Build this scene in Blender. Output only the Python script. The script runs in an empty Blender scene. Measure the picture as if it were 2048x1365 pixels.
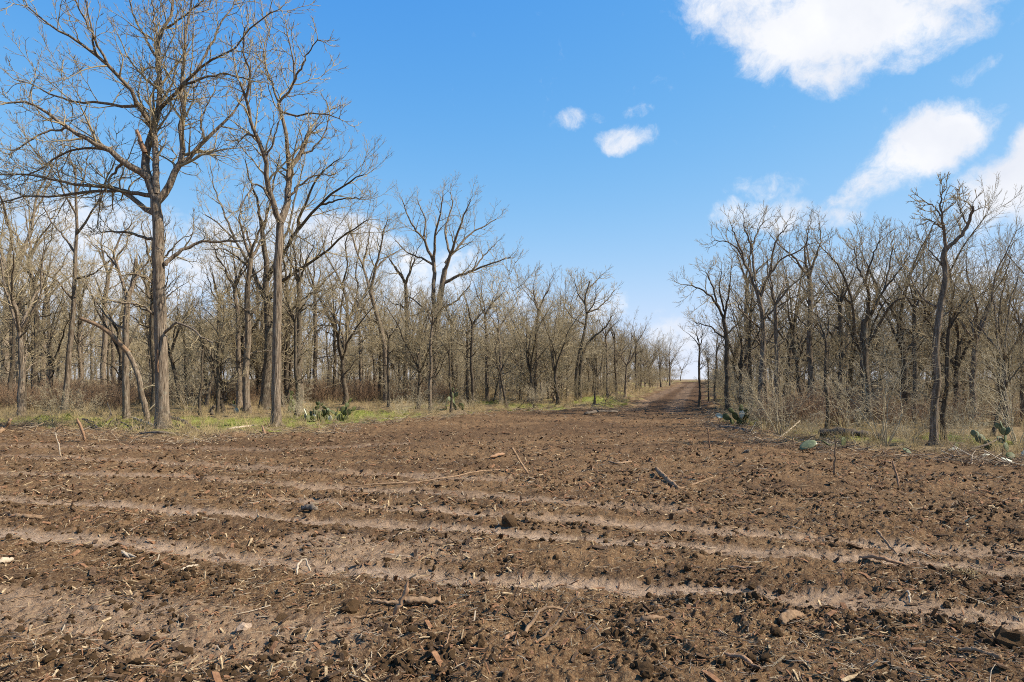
import bpy, math, random
import numpy as np

R = math.radians
sc = bpy.context.scene

# ------------------------------------------------------------------ camera, sky, sun, exposure
CAM_H = 1.65
FPX = 2048 * 24 / 36.0          # focal length in photo pixels
HOR = 757.0                     # photo row of the eye-level line
cam_d = bpy.data.cameras.new('camera')
cam = bpy.data.objects.new('camera', cam_d)
sc.collection.objects.link(cam)
cam.location = (0, 0, CAM_H)
cam.rotation_euler = (R(90), 0, 0)
cam_d.lens = 24; cam_d.sensor_width = 36; cam_d.clip_end = 9000; cam_d.clip_start = 0.05
cam_d.shift_y = (HOR - 682.5) / 2048
sc.camera = cam

SUN_AZ = R(95)                 # direction TO the sun, clockwise from +Y seen from above (camera looks along +Y)
SUN_EL = R(44)
sd = bpy.data.lights.new('sun', 'SUN'); sd.energy = 4.6; sd.angle = R(0.53); sd.color = (1.0, 0.92, 0.79)
sun = bpy.data.objects.new('sun', sd); sc.collection.objects.link(sun)
sun.location = (30, -5, 40)
sun.rotation_euler = (math.pi / 2 - SUN_EL, 0, math.pi - SUN_AZ)

sc.view_settings.view_transform = 'Standard'
sc.view_settings.look = 'None'
sc.view_settings.exposure = 1.0
sc.view_settings.gamma = 1
sc.cycles.use_denoising = False
sc.cycles.filter_width = 1.0
sc.cycles.max_bounces = 5
sc.cycles.diffuse_bounces = 3
sc.cycles.sample_clamp_indirect = 6

w = bpy.data.worlds.new('World'); sc.world = w; w.use_nodes = True
w.cycles.sampling_method = 'NONE'
wn = w.node_tree; wn.nodes.clear()
def N(t, k, **kw):
    n = t.nodes.new(k)
    for a, b in kw.items():
        if a.startswith('i_'): n.inputs[a[2:].replace('_', ' ')].default_value = b
        else: setattr(n, a, b)
    return n
def math_(t, op, a, b=None, c=None, clamp=False):
    n = t.nodes.new('ShaderNodeMath'); n.operation = op; n.use_clamp = clamp
    for i, v in enumerate((a, b, c)):
        if v is None: continue
        if isinstance(v, (int, float)): n.inputs[i].default_value = v
        else: t.links.new(v, n.inputs[i])
    return n.outputs[0]
def mixc(t, fac, a, b, mode='MIX'):
    n = t.nodes.new('ShaderNodeMix'); n.data_type = 'RGBA'; n.blend_type = mode
    for i, v in ((0, fac), (6, a), (7, b)):
        if isinstance(v, (int, float)): n.inputs[i].default_value = v
        elif isinstance(v, tuple): n.inputs[i].default_value = (*v, 1)
        else: t.links.new(v, n.inputs[i])
    return n.outputs[2]

sky = N(wn, 'ShaderNodeTexSky', sky_type='NISHITA', sun_disc=False, sun_elevation=SUN_EL,
        sun_rotation=SUN_AZ, altitude=200, air_density=0.7, dust_density=0.0, ozone_density=3.0)
sep = N(wn, 'ShaderNodeSeparateColor'); com = N(wn, 'ShaderNodeCombineColor'); wn.links.new(sky.outputs[0], sep.inputs[0])
def film(x, p, c, k=5.07): q = math_(wn, 'POWER', x, p); return math_(wn, 'MULTIPLY', math_(wn, 'DIVIDE', q, math_(wn, 'ADD', q, c)), k)
wn.links.new(film(sep.outputs[0], 2.0, 4.3, 4.25), com.inputs[0])                    # the camera's tone curve for the sky
wn.links.new(film(sep.outputs[1], 1.3, 2.73, 5.0), com.inputs[1])
wn.links.new(math_(wn, 'MULTIPLY', math_(wn, 'POWER', sep.outputs[2], .2), 3.28), com.inputs[2])
tc = N(wn, 'ShaderNodeTexCoord')
# fair-weather clouds: each an ellipse of directions (azimuth deg, elevation deg, half-width, half-height, roll, strength), torn by noise
CL = []
def skydir(px, py):
    v = np.array([(px - 1024) / FPX, 1.0, (HOR - py) / FPX]); return v / np.linalg.norm(v)
for px, py, a, b, roll, s in [
    (1500, 25, 110, 55, -12, .95), (1650, 50, 150, 85, 0, 1.15), (1820, 15, 150, 62, 6, 1.0), (1640, 130, 80, 60, -12, 0.85),
    (1560, 165, 45, 18, -30, .45), (1900, 70, 110, 35, 14, .6), (1690, -95, 270, 80, 0, 1.1),
    (1255, 276, 62, 28, 5, .8), (1150, 247, 40, 26, 25, .62), (1275, 226, 46, 17, 5, .55), (1200, 236, 24, 16, 0, .45),
    (1950, 142, 45, 14, 25, .34), (1860, 290, 100, 56, 20, 1.15), (1780, 350, 90, 46, 28, .85), (1690, 402, 60, 24, 14, .45),
    (2070, 345, 120, 70, 28, 1.15), (1540, 375, 60, 28, 0, .42), (1510, 434, 105, 30, 0, .66), (1660, 440, 70, 22, 0, .6),
    (690, 470, 110, 45, -5, .95), (600, 450, 90, 35, 0, .8), (1215, 610, 60, 40, 0, .6), (1040, 600, 60, 40, 0, .6), (900, 530, 120, 50, 10, .55),
    (1365, 680, 75, 45, 0, .8), (760, 560, 260, 70, 0, .7), (480, 520, 200, 80, 0, .75), (160, 460, 220, 70, 0, .7), (150, 560, 240, 70, 0, .75),
    (1700, 600, 260, 60, 0, .75), (1900, 560, 160, 60, 0, .55), (1340, 640, 50, 25, 0, .4)]:
    CL.append((skydir(px, py), .92 * a / FPX, .92 * b / FPX, roll, s))
rs = random.Random(4)
for i in range(9):                        # the same kind of sky all round
    az = R(55 + 250 * (i + rs.random() * .8) / 9); el = R(rs.uniform(4, 48))
    CL.append((np.array([math.sin(az) * math.cos(el), math.cos(az) * math.cos(el), math.sin(el)]),
               rs.uniform(.1, .22), rs.uniform(.04, .09), rs.uniform(-15, 15), rs.uniform(.7, 1.1)))
acc = None
wmap = N(wn, 'ShaderNodeTexNoise'); wmap.inputs['Scale'].default_value = 14; wmap.inputs['Detail'].default_value = 5
wn.links.new(tc.outputs['Generated'], wmap.inputs['Vector'])
wsub = N(wn, 'ShaderNodeVectorMath', operation='MULTIPLY_ADD'); wn.links.new(wmap.outputs['Color'], wsub.inputs[0])
wsub.inputs[1].default_value = (.05, .05, .05); wsub.inputs[2].default_value = (-.025, -.025, -.025)
wadd = N(wn, 'ShaderNodeVectorMath', operation='ADD'); wn.links.new(tc.outputs['Generated'], wadd.inputs[0]); wn.links.new(wsub.outputs[0], wadd.inputs[1])
for c, a, b, roll, s in CL:
    u = np.cross(c, [0, 0, 1]); u /= np.linalg.norm(u); v = np.cross(u, c)
    cr, sr = math.cos(R(roll)), math.sin(R(roll))
    u2, v2 = (u * cr + v * sr) / a, (-u * sr + v * cr) / b
    outs = []
    for q in (u2, v2, c):
        n = N(wn, 'ShaderNodeVectorMath', operation='DOT_PRODUCT'); wn.links.new(wadd.outputs[0], n.inputs[0]); n.inputs[1].default_value = tuple(q)
        outs.append(n.outputs['Value'])
    r2 = math_(wn, 'ADD', math_(wn, 'MULTIPLY', outs[0], outs[0]), math_(wn, 'MULTIPLY', outs[1], outs[1]))
    f = math_(wn, 'MULTIPLY', math_(wn, 'SUBTRACT', 1.15, math_(wn, 'MULTIPLY', r2, .62), clamp=True), s)
    f = math_(wn, 'MULTIPLY', f, math_(wn, 'GREATER_THAN', outs[2], 0.3))
    acc = f if acc is None else math_(wn, 'SMOOTH_MAX', acc, f, 0.12)
cn = N(wn, 'ShaderNodeTexNoise'); cn.inputs['Scale'].default_value = 15; cn.inputs['Detail'].default_value = 9; cn.inputs['Roughness'].default_value = .7
wn.links.new(wadd.outputs[0], cn.inputs['Vector'])
dens = math_(wn, 'ADD', acc, math_(wn, 'MULTIPLY', math_(wn, 'SUBTRACT', cn.outputs[0], .5), 1.7))
mr = N(wn, 'ShaderNodeMapRange', interpolation_type='SMOOTHSTEP'); wn.links.new(dens, mr.inputs[0])
mr.inputs[1].default_value = .30; mr.inputs[2].default_value = 1.02
cshade = N(wn, 'ShaderNodeTexNoise'); cshade.inputs['Scale'].default_value = 9; cshade.inputs['Detail'].default_value = 6
wn.links.new(wadd.outputs[0], cshade.inputs['Vector'])
ccol = mixc(wn, math_(wn, 'MULTIPLY_ADD', cshade.outputs[0], 1.6, -.35, clamp=True), (3.55, 3.8, 4.35), (5.1, 5.1, 5.15))
tot = mixc(wn, mr.outputs[0], com.outputs[0], ccol)
bg = N(wn, 'ShaderNodeBackground'); bg.inputs['Strength'].default_value = 0.104
wn.links.new(tot, bg.inputs['Color'])
wo = N(wn, 'ShaderNodeOutputWorld'); wn.links.new(bg.outputs[0], wo.inputs[0])

# ------------------------------------------------------------------ helpers
rng = np.random.default_rng(7)
def tag(o, label=None, cat=None, group=None, kind=None):
    if label: o['label'] = label
    if cat: o['category'] = cat
    if group: o['group'] = group
    if kind: o['kind'] = kind
    return o
def link(o, parent=None):
    sc.collection.objects.link(o)
    if parent: o.parent = parent
    return o
def empty(name, loc=(0, 0, 0), rz=0):
    o = bpy.data.objects.new(name, None); o.empty_display_size = .2
    o.location = loc; o.rotation_euler = (0, 0, rz); return link(o)
def mesh_from(name, v, f, mat=None, smooth=True):
    """v (n,3) array, f list/array of quads or polys"""
    me = bpy.data.meshes.new(name)
    v = np.asarray(v, np.float32)
    if isinstance(f, np.ndarray):
        k = f.shape[1]
        me.vertices.add(len(v)); me.vertices.foreach_set('co', v.ravel())
        me.loops.add(f.size); me.loops.foreach_set('vertex_index', f.ravel().astype(np.int32))
        me.polygons.add(len(f)); me.polygons.foreach_set('loop_start', np.arange(0, f.size, k, dtype=np.int32))
        me.update(calc_edges=True)
    else:
        me.from_pydata(v.tolist(), [], f); me.update()
    if smooth: me.polygons.foreach_set('use_smooth', np.ones(len(me.polygons), bool))
    if mat: me.materials.append(mat)
    return me
def hash2(ix, iy, seed):
    h = (ix.astype(np.int64) * 374761393 + iy.astype(np.int64) * 668265263 + seed * 1274126177) & 0x7fffffff
    h = ((h ^ (h >> 13)) * 1274126177) & 0x7fffffff
    return ((h ^ (h >> 16)) & 0xffff) / 65535.0
def vnoise(x, y, seed=0):
    """gradient noise about -1..1"""
    ix, iy = np.floor(x), np.floor(y); fx, fy = x - ix, y - iy
    ux, uy = fx * fx * fx * (fx * (fx * 6 - 15) + 10), fy * fy * fy * (fy * (fy * 6 - 15) + 10)
    def g(a, b):
        t = hash2(ix + a, iy + b, seed) * 6.2832
        return np.cos(t) * (fx - a) + np.sin(t) * (fy - b)
    return 1.5 * ((g(0, 0) * (1 - ux) + g(1, 0) * ux) * (1 - uy) + (g(0, 1) * (1 - ux) + g(1, 1) * ux) * uy)
def sstep(a, b, x):
    t = np.clip((x - a) / (b - a), 0, 1); return t * t * (3 - 2 * t)

# ------------------------------------------------------------------ the lie of the land
def base_z(x, y):
    x = np.asarray(x, float); y = np.asarray(y, float)
    z = 1.28 * np.clip((y - 20) / 80, 0, 1)
    z = z - .025 * np.clip(y - 102, 0, 260)
    lx = 4.6 + (y - 30) * .225          # left side of the lane: a low bank
    z = z + .38 * np.exp(-((x - lx + 1.6) / 1.1) ** 2) * sstep(29, 36, y) * (1 - sstep(70, 95, y))
    return z
def at(px, by):
    """photo column and ground row -> ground point (x, y)"""
    lo, hi = 2.0, 101.0
    for _ in range(40):
        m = (lo + hi) / 2
        row = HOR + (CAM_H - 1.28 * min(1, max(0, (m - 20) / 80))) * FPX / m
        if row > by: lo = m
        else: hi = m
    return ((px - 1024) / FPX * lo, lo)
dirt_px = [(-900, 852), (0, 851), (90, 858), (200, 866), (300, 876), (400, 880), (520, 869), (620, 864), (700, 851), (800, 842), (900, 833), (1000, 826), (1100, 822), (1190, 822),
           (1238, 820), (1262, 806), (1290, 790), (1320, 778), (1348, 770), (1356, 763.5),
           (1412, 763.5), (1420, 775), (1432, 800), (1440, 824), (1465, 850), (1520, 868), (1600, 890), (1750, 906), (1900, 912), (2060, 924), (2500, 930)]
dirt_poly = [at(*p) for p in dirt_px]
dirt_poly = [(-60, -60), (-60, dirt_poly[0][1])] + dirt_poly + [(60, dirt_poly[-1][1]), (60, -60)]
def poly_sd(x, y, P):
    """signed distance, positive inside"""
    d = np.full(x.shape, 1e9); ins = np.zeros(x.shape, bool)
    for (ax, ay), (bx, by) in zip(P, P[1:] + P[:1]):
        ex, ey = bx - ax, by - ay; L2 = ex * ex + ey * ey + 1e-12
        t = np.clip(((x - ax) * ex + (y - ay) * ey) / L2, 0, 1)
        d = np.minimum(d, (x - ax - t * ex) ** 2 + (y - ay - t * ey) ** 2)
        c = ((ay > y) != (by > y)) & (x < (bx - ax) * (y - ay) / (by - ay + 1e-12) + ax)
        ins ^= c
    d = np.sqrt(d); return np.where(ins, d, -d)
def line_d(x, y, P):
    d = np.full(x.shape, 1e9)
    for (ax, ay), (bx, by) in zip(P, P[1:]):
        ex, ey = bx - ax, by - ay; L2 = ex * ex + ey * ey + 1e-12
        t = np.clip(((x - ax) * ex + (y - ay) * ey) / L2, 0, 1)
        d = np.minimum(d, (x - ax - t * ex) ** 2 + (y - ay - t * ey) ** 2)
    return np.sqrt(d)
TRACKS = []   # (polyline, half width, strength)
for pts, hw, st in [
    ([(-300, 1050), (200, 1078), (420, 1104), (620, 1130), (900, 1152), (1200, 1170), (1500, 1188), (1800, 1212), (2100, 1248), (2500, 1300)], .15, 1.0),
    ([(-300, 985), (300, 1014), (640, 1043), (900, 1056), (1200, 1080), (1500, 1102), (1800, 1122), (2100, 1150), (2500, 1190)], .15, .95),
    ([(560, 1000), (900, 1022), (1100, 1036), (1400, 1058), (1700, 1085), (2100, 1112), (2500, 1150)], .17, .8),
    ([(-300, 940), (0, 946), (350, 952), (640, 975), (900, 985), (1150, 1005), (1350, 1022)], .2, .6),
    ([(-300, 905), (100, 914), (400, 930), (700, 945), (1000, 960)], .22, .5),
    ([(640, 1085), (760, 1100), (860, 1098)], .42, .55),
    ([(-300, 1190), (0, 1215), (250, 1240), (450, 1262), (600, 1280)], .38, .55),
    ([(1262, 822), (1300, 800), (1335, 783), (1368, 768)], .35, .3), ([(1345, 824), (1360, 800), (1372, 783), (1385, 768)], .35, .3),
    ([(-200, 885), (200, 895), (560, 900), (800, 888)], .3, .35),
    ]:
    TRACKS.append(([at(*p) for p in pts], hw, st))
def masks(x, y):
    wob = .5 * vnoise(x * .8, y * .8, 11) + .3 * vnoise(x * 2.6, y * 2.6, 12)
    sd_ = poly_sd(x, y, dirt_poly)
    dirt = sstep(-.25, .45, sd_ + wob * np.clip(y / 20, .4, 1.9))
    tr = np.zeros(x.shape)
    for P, hw, st in TRACKS:
        d = line_d(x, y, P) + .07 * vnoise(x * 1.7, y * 1.7, 21) + .04 * vnoise(x * 6, y * 6, 22)
        tr = np.maximum(tr, st * (1 - sstep(hw * .7, hw * 1.7, d)))
    tr = tr * (.7 + .3 * sstep(-.5, .3, vnoise(x * .9 + 4, y * .9, 23))) * (.8 + .2 * sstep(-.45, .15, vnoise(x * 3.1, y * 4.5, 24)))
    n1 = vnoise(x * .35, y * .35, 31) + .6 * vnoise(x * 1.1, y * 1.1, 32)
    near_edge = sstep(-9, -.6, sd_)
    green = .75 * (1 - dirt) * sstep(.1, .8, n1 + .45 * near_edge - .40)
    gp = [at(p, q) for p, q in ((300, 846), (400, 850), (520, 846), (690, 842), (720, 830))]
    green = np.maximum(green, (1 - dirt) * (1 - sstep(.8, 3.6, line_d(x, y, gp) + 1.2 * wob)))
    for px_, by_, rr_ in ((1200, 812, 2.2), (1050, 812, 1.6), (1490, 846, 1.2), (1725, 876, 1.1), (1925, 880, 1.3), (60, 842, 2.0), (220, 838, 1.4), (980, 806, 1.5)):
        cx, cy = at(px_, by_); green = np.maximum(green, .9 * (1 - dirt) * (1 - sstep(.3, 1.0, np.hypot(x - cx, (y - cy) * .6) / rr_ + .35 * wob)))
    dark_soil = sstep(-.1, .6, vnoise(x * .22 + 3, y * .5, 41) + .5 * vnoise(x * .8, y * 1.3, 42))  # mask of darker soil: random patches, a strip, the lane
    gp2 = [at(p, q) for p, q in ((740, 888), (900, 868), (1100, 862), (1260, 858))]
    dark_soil = np.maximum(dark_soil, .9 * (1 - sstep(.8, 2.6, line_d(x, y, gp2) + wob)))  # darker strip of soil across the back of the clearing
    dark_soil = np.maximum(dark_soil, sstep(26, 32, y) * sstep(.2, 1.0, sd_ + wob) * (1.45 + .35 * vnoise(x * .6, y * .3, 43)))
    return dirt, tr, green, dark_soil, sd_
def detail_z(x, y, dirt, tr, sd_):
    rough = .5 + .55 * sstep(-.4, .5, vnoise(x * .45, y * .45, 51))
    a = .032 * vnoise(x * 1.3, y * 1.3, 52)
    b = .034 * vnoise(x * 3.9, y * 3.9, 53)
    q1 = vnoise(x * 8.5, y * 8.5, 54); q2 = vnoise(x * 17, y * 17, 55); q3 = vnoise(x * 36, y * 36, 56)
    lump = .020 * sstep(-.05, .5, q1) + .020 * sstep(-.1, .5, q2) + .014 * q3
    tread = 0
    z = a + (b + lump * rough) * (1 - .88 * np.clip(tr * 1.15, 0, 1))
    z = z - .04 * tr + .011 * np.clip(tr, 0, .8) * np.sign(np.sin(x * 38 + 9 * np.abs(np.sin(y * 6)) + vnoise(x * 2, y * 2, 25))) * sstep(-.3, .3, vnoise(x * .8, y * .8, 26))
    ridge = np.exp(-((tr - .35) / .18) ** 2); z = z + .018 * ridge * (.5 + .5 * np.sign(q2)) * (q2 * q2 + .3)
    g = .05 * vnoise(x * 1.1, y * 1.1, 57) + .025 * vnoise(x * 4, y * 4, 58)
    z = z + .13 * vnoise(x * .55, y * .4, 60) * sstep(26, 34, y)
    z = z * dirt + g * (1 - dirt)
    # spoil pushed up along the clearing's edge
    z = z + .10 * np.exp(-((sd_ - .2) / .5) ** 2) * sstep(-.3, .6, vnoise(x * 1.6, y * 1.6, 59)) * sstep(10, 16, y)
    return z
def ground_z(x, y):
    x = np.atleast_1d(np.asarray(x, float)); y = np.atleast_1d(np.asarray(y, float))
    dirt, tr, g, dark_soil, sd_ = masks(x, y)
    return base_z(x, y) + detail_z(x, y, dirt, tr, sd_)
def gz(x, y): return float(ground_z(x, y)[0])

# ------------------------------------------------------------------ materials
def new_mat(name, rough=.9):
    m = bpy.data.materials.new(name); m.use_nodes = True
    b = m.node_tree.nodes['Principled BSDF']; b.inputs['Roughness'].default_value = rough
    b.inputs['Specular IOR Level'].default_value = .04
    return m, m.node_tree, b
def noise(t, vec, scale, detail=4, rough=.55, dist=0):
    n = N(t, 'ShaderNodeTexNoise'); n.inputs['Scale'].default_value = scale; n.inputs['Detail'].default_value = detail
    n.inputs['Roughness'].default_value = rough; n.inputs['Distortion'].default_value = dist
    if vec is not None: t.links.new(vec, n.inputs['Vector'])
    return n.outputs[0]
def ramp(t, fac, stops):
    n = N(t, 'ShaderNodeValToRGB'); t.links.new(fac, n.inputs[0]); e = n.color_ramp.elements
    while len(e) < len(stops): e.new(.5)
    for q, (p, c) in zip(e, stops): q.position = p; q.color = (*c, 1)
    return n.outputs[0]
def mapr(t, v, a, b, c=0, d=1):
    n = N(t, 'ShaderNodeMapRange'); t.links.new(v, n.inputs[0])
    for i, q in enumerate((a, b, c, d)): n.inputs[i + 1].default_value = q
    return n.outputs[0]
def bump(t, b, h, strength, dist):
    n = N(t, 'ShaderNodeBump'); n.inputs['Strength'].default_value = strength; n.inputs['Distance'].default_value = dist
    t.links.new(h, n.inputs['Height']); t.links.new(n.outputs[0], b.inputs['Normal'])

def ground_material():
    m, t, b = new_mat('soil_and_litter', .95)
    geo = N(t, 'ShaderNodeNewGeometry'); P = geo.outputs['Position']
    def attr(k): 
        n = N(t, 'ShaderNodeAttribute'); n.attribute_name = k; return n.outputs['Fac']
    n_big = noise(t, P, .9, 4); n_mid = noise(t, P, 7, 6, .65); n_fine = noise(t, P, 55, 5, .7)
    soil = ramp(t, n_mid, [(.28, (.048, .026, .013)), (.5, (.112, .063, .032)), (.72, (.205, .121, .062))])
    soil = mixc(t, mapr(t, n_big, .42, .70, 0, .6), soil, (.195, .116, .06))
    soil = mixc(t, math_(t, 'MULTIPLY', attr('dark_soil'), .52), soil, (.055, .031, .019))
    straw = ramp(t, n_fine, [(.5, (0, 0, 0)), (.66, (1, 1, 1))])
    soil = mixc(t, math_(t, 'MULTIPLY', straw, math_(t, 'SUBTRACT', .68, math_(t, 'MULTIPLY', attr('dark_soil'), .22))), soil, (.35, .245, .132))
    dk = ramp(t, noise(t, P, 30, 4, .7), [(.3, (1, 1, 1)), (.45, (0, 0, 0))])
    soil = mixc(t, math_(t, 'MULTIPLY', dk, .55), soil, (.036, .023, .014))
    trc = ramp(t, n_mid, [(.3, (.25, .168, .108)), (.7, (.44, .315, .215))])
    soil = mixc(t, math_(t, 'MULTIPLY', attr('track'), mapr(t, n_fine, .3, .6, .62, 1.0)), soil, trc)
    lit = ramp(t, noise(t, P, 16, 6, .7), [(.3, (.07, .046, .024)), (.5, (.19, .132, .07)), (.7, (.32, .24, .13))])
    grn = ramp(t, noise(t, P, 20, 6, .7), [(.3, (.10, .105, .026)), (.55, (.22, .235, .058)), (.75, (.33, .31, .11))])
    lit = mixc(t, attr('green'), lit, grn)
    col = mixc(t, attr('dirt'), lit, soil)
    t.links.new(col, b.inputs['Base Color'])
    h = math_(t, 'ADD', math_(t, 'MULTIPLY', noise(t, P, 22, 6, .7), 1.0), math_(t, 'MULTIPLY', noise(t, P, 90, 3, .6), .35))
    bump(t, b, h, 1.0, .035)
    return m
def bark_material(name, dark, mid, light, lichen=(.30, .29, .22), vs=9):
    m, t, b = new_mat(name, .95)
    tcn = N(t, 'ShaderNodeTexCoord'); oi = N(t, 'ShaderNodeObjectInfo')
    mp = N(t, 'ShaderNodeMapping'); mp.inputs['Scale'].default_value = (1, 1, .11); t.links.new(tcn.outputs['Object'], mp.inputs[0])
    r = noise(t, mp.outputs[0], vs * 4, 6, .65, .4)
    c = ramp(t, r, [(.32, dark), (.5, mid), (.7, light)])
    l = ramp(t, noise(t, tcn.outputs['Object'], 5, 4, .6), [(.55, (0, 0, 0)), (.72, (1, 1, 1))])
    c = mixc(t, math_(t, 'MULTIPLY', l, .45), c, lichen)
    c = mixc(t, math_(t, 'MULTIPLY', oi.outputs['Random'], .28), c, dark)
    t.links.new(c, b.inputs['Base Color'])
    bump(t, b, r, 1.0, .07)
    return m
def twig_material(name, a, c_, d):
    m, t, b = new_mat(name, .9)
    tcn = N(t, 'ShaderNodeTexCoord'); oi = N(t, 'ShaderNodeObjectInfo')
    c = ramp(t, noise(t, tcn.outputs['Object'], 3.5, 5, .7), [(.3, a), (.5, c_), (.72, d)])
    c = mixc(t, math_(t, 'MULTIPLY', oi.outputs['Random'], .4), c, (.17, .122, .066))
    t.links.new(c, b.inputs['Base Color'])
    return m
def plain_material(name, c1, c2, scale=12, rough=.85, spec=.06, bs=.4, stretch=(1, 1, 1)):
    m, t, b = new_mat(name, rough); b.inputs['Specular IOR Level'].default_value = spec
    tcn = N(t, 'ShaderNodeTexCoord'); oi = N(t, 'ShaderNodeObjectInfo')
    mp = N(t, 'ShaderNodeMapping'); mp.inputs['Scale'].default_value = stretch; t.links.new(tcn.outputs['Object'], mp.inputs[0])
    n = noise(t, mp.outputs[0], scale, 5, .65)
    c = ramp(t, n, [(.3, c1), (.7, c2)])
    c = mixc(t, math_(t, 'MULTIPLY', oi.outputs['Random'], .3), c, c1)
    t.links.new(c, b.inputs['Base Color'])
    if bs: bump(t, b, n, bs, .02)
    return m
M = {}
M['ground'] = ground_material()
M['bark'] = bark_material('grey_brown_bark', (.05, .036, .024), (.20, .15, .105), (.42, .335, .245), vs=6)
M['bark_dark'] = bark_material('dark_bark', (.035, .026, .018), (.12, .092, .064), (.26, .205, .148))
M['twig'] = twig_material('twig_bark', (.20, .155, .088), (.325, .26, .155), (.445, .375, .25))
M['twig_pale'] = twig_material('pale_twig_bark', (.30, .24, .145), (.44, .365, .235), (.55, .475, .33))
M['weed'] = twig_material('red_brown_weed', (.14, .082, .05), (.25, .16, .10), (.35, .25, .16))
M['dry'] = twig_material('dry_grass', (.26, .19, .09), (.42, .32, .165), (.54, .43, .25))
M['green'] = twig_material('green_grass', (.15, .165, .03), (.28, .30, .065), (.40, .40, .13))
M['wood'] = plain_material('split_orange_wood', (.17, .092, .052), (.36, .225, .135), 30, stretch=(1, 1, .15))
M['stick'] = plain_material('brown_stick', (.13, .078, .044), (.34, .225, .135), 25, stretch=(1, 1, 1))
M['stick_pale'] = plain_material('pale_stick', (.28, .215, .145), (.50, .41, .30), 25)
M['deadwood'] = plain_material('grey_deadwood', (.05, .038, .028), (.20, .16, .12), 16)
M['clod'] = plain_material('soil_clod', (.042, .025, .012), (.125, .074, .037), 18, .97, .1, .8)
M['chip'] = plain_material('wood_chip', (.20, .135, .075), (.50, .375, .22), 3, .9)
M['stone'] = plain_material('tan_stone', (.30, .205, .135), (.46, .34, .24), 9)
M['pad'] = plain_material('prickly_pear_skin', (.042, .050, .014), (.112, .115, .038), 9, .6, .2, .15)
M['pad_blue'] = plain_material('blue_green_pad_skin', (.075, .09, .042), (.16, .175, .09), 9, .6, .2, .15)
M['pad_glint'] = plain_material('glint_pad_skin', (.34, .33, .22), (.60, .56, .42), 9, .6, .4, .15)  # sun glints on the pads, painted as a near-white skin colour

# ------------------------------------------------------------------ ground: one sheet, finer where one stands
def build_ground():
    ys = [2.5]
    while ys[-1] < 104:
        y = ys[-1]; ys.append(y + max(.012, .0042 * y) * (1 + (y / 25) ** 1.5))
    ys = [-3000, -600, -150, -40, -12, -4, -1, .6, 1.4, 2.0] + ys + [112, 130, 170, 260, 420, 800, 1600, 4000]
    us = np.linspace(-1, 1, 760)
    us = np.concatenate([[-400, -60, -14, -5, -2.4, -1.6, -1.25, -1.1], us, [1.1, 1.25, 1.6, 2.4, 5, 14, 60, 400]])
    ys = np.array(ys)
    wv = np.maximum(.765 * np.abs(np.minimum(ys, 150)) + .9, 2.6)
    X = us[None, :] * wv[:, None]; Y = np.repeat(ys[:, None], len(us), 1)
    x, y = X.ravel(), Y.ravel()
    dirt, tr, green, dark_soil, sd_ = masks(x, y)
    z = base_z(x, y) + detail_z(x, y, dirt, tr, sd_)
    nr, nc = X.shape
    i = (np.arange(nr - 1)[:, None] * nc + np.arange(nc - 1)[None, :]).ravel()
    f = np.stack([i, i + 1, i + nc + 1, i + nc], 1)
    me = mesh_from('ground', np.stack([x, y, z], 1), f, M['ground'])
    for k, a in (('dirt', dirt), ('track', tr), ('green', green), ('dark_soil', dark_soil)):
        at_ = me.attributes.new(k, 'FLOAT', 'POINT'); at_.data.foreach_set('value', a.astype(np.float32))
    o = link(bpy.data.objects.new('ground', me))
    tag(o, 'freshly cleared brown dirt with vehicle tracks, grass under the trees', None, kind='structure')
build_ground()

# ------------------------------------------------------------------ branching
def unit(v): return v / (np.linalg.norm(v, axis=-1, keepdims=True) + 1e-9)
def tubes(P, rad, sides):
    """P (B,n,3), rad (B,n) -> verts, quads"""
    B, n, _ = P.shape
    T = np.empty_like(P); T[:, 1:-1] = P[:, 2:] - P[:, :-2]; T[:, 0] = P[:, 1] - P[:, 0]; T[:, -1] = P[:, -1] - P[:, -2]
    T = unit(T)
    md = unit(P[:, -1] - P[:, 0])
    ref = np.where(np.abs(md[:, 2:3]) < .8, np.array([[0, 0, 1.0]]), np.array([[1.0, 0, 0]]))[:, None, :]
    U = unit(ref - (ref * T).sum(-1, keepdims=True) * T); V = np.cross(T, U)
    a = np.arange(sides) * 2 * math.pi / sides
    v = P[:, :, None, :] + rad[:, :, None, None] * (np.cos(a)[None, None, :, None] * U[:, :, None, :] + np.sin(a)[None, None, :, None] * V[:, :, None, :])
    b = np.arange(B)[:, None, None] * n * sides; r = np.arange(n - 1)[None, :, None] * sides; s = np.arange(sides)[None, None, :]
    s2 = (s + 1) % sides
    q = np.stack([b + r + s, b + r + s2, b + r + sides + s2, b + r + sides + s], -1).reshape(-1, 4)
    return v.reshape(-1, 3), q
def join_tubes(sets):
    vs, fs, o = [], [], 0
    for P, rad, s in sets:
        if len(P) == 0: continue
        v, f = tubes(P, rad, s); vs.append(v); fs.append(f + o); o += len(v)
    return np.concatenate(vs), np.concatenate(fs)
def walk(g, start, d, L, n, wander, up):
    """B wandering paths"""
    B = len(start); P = np.empty((B, n, 3)); P[:, 0] = start; d = d.copy(); st = (L / (n - 1))[:, None]
    for k in range(1, n):
        d = d + wander * g.normal(size=(B, 3)) + np.array([0, 0, up])
        d = unit(d); P[:, k] = P[:, k - 1] + d * st
    return P
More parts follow.
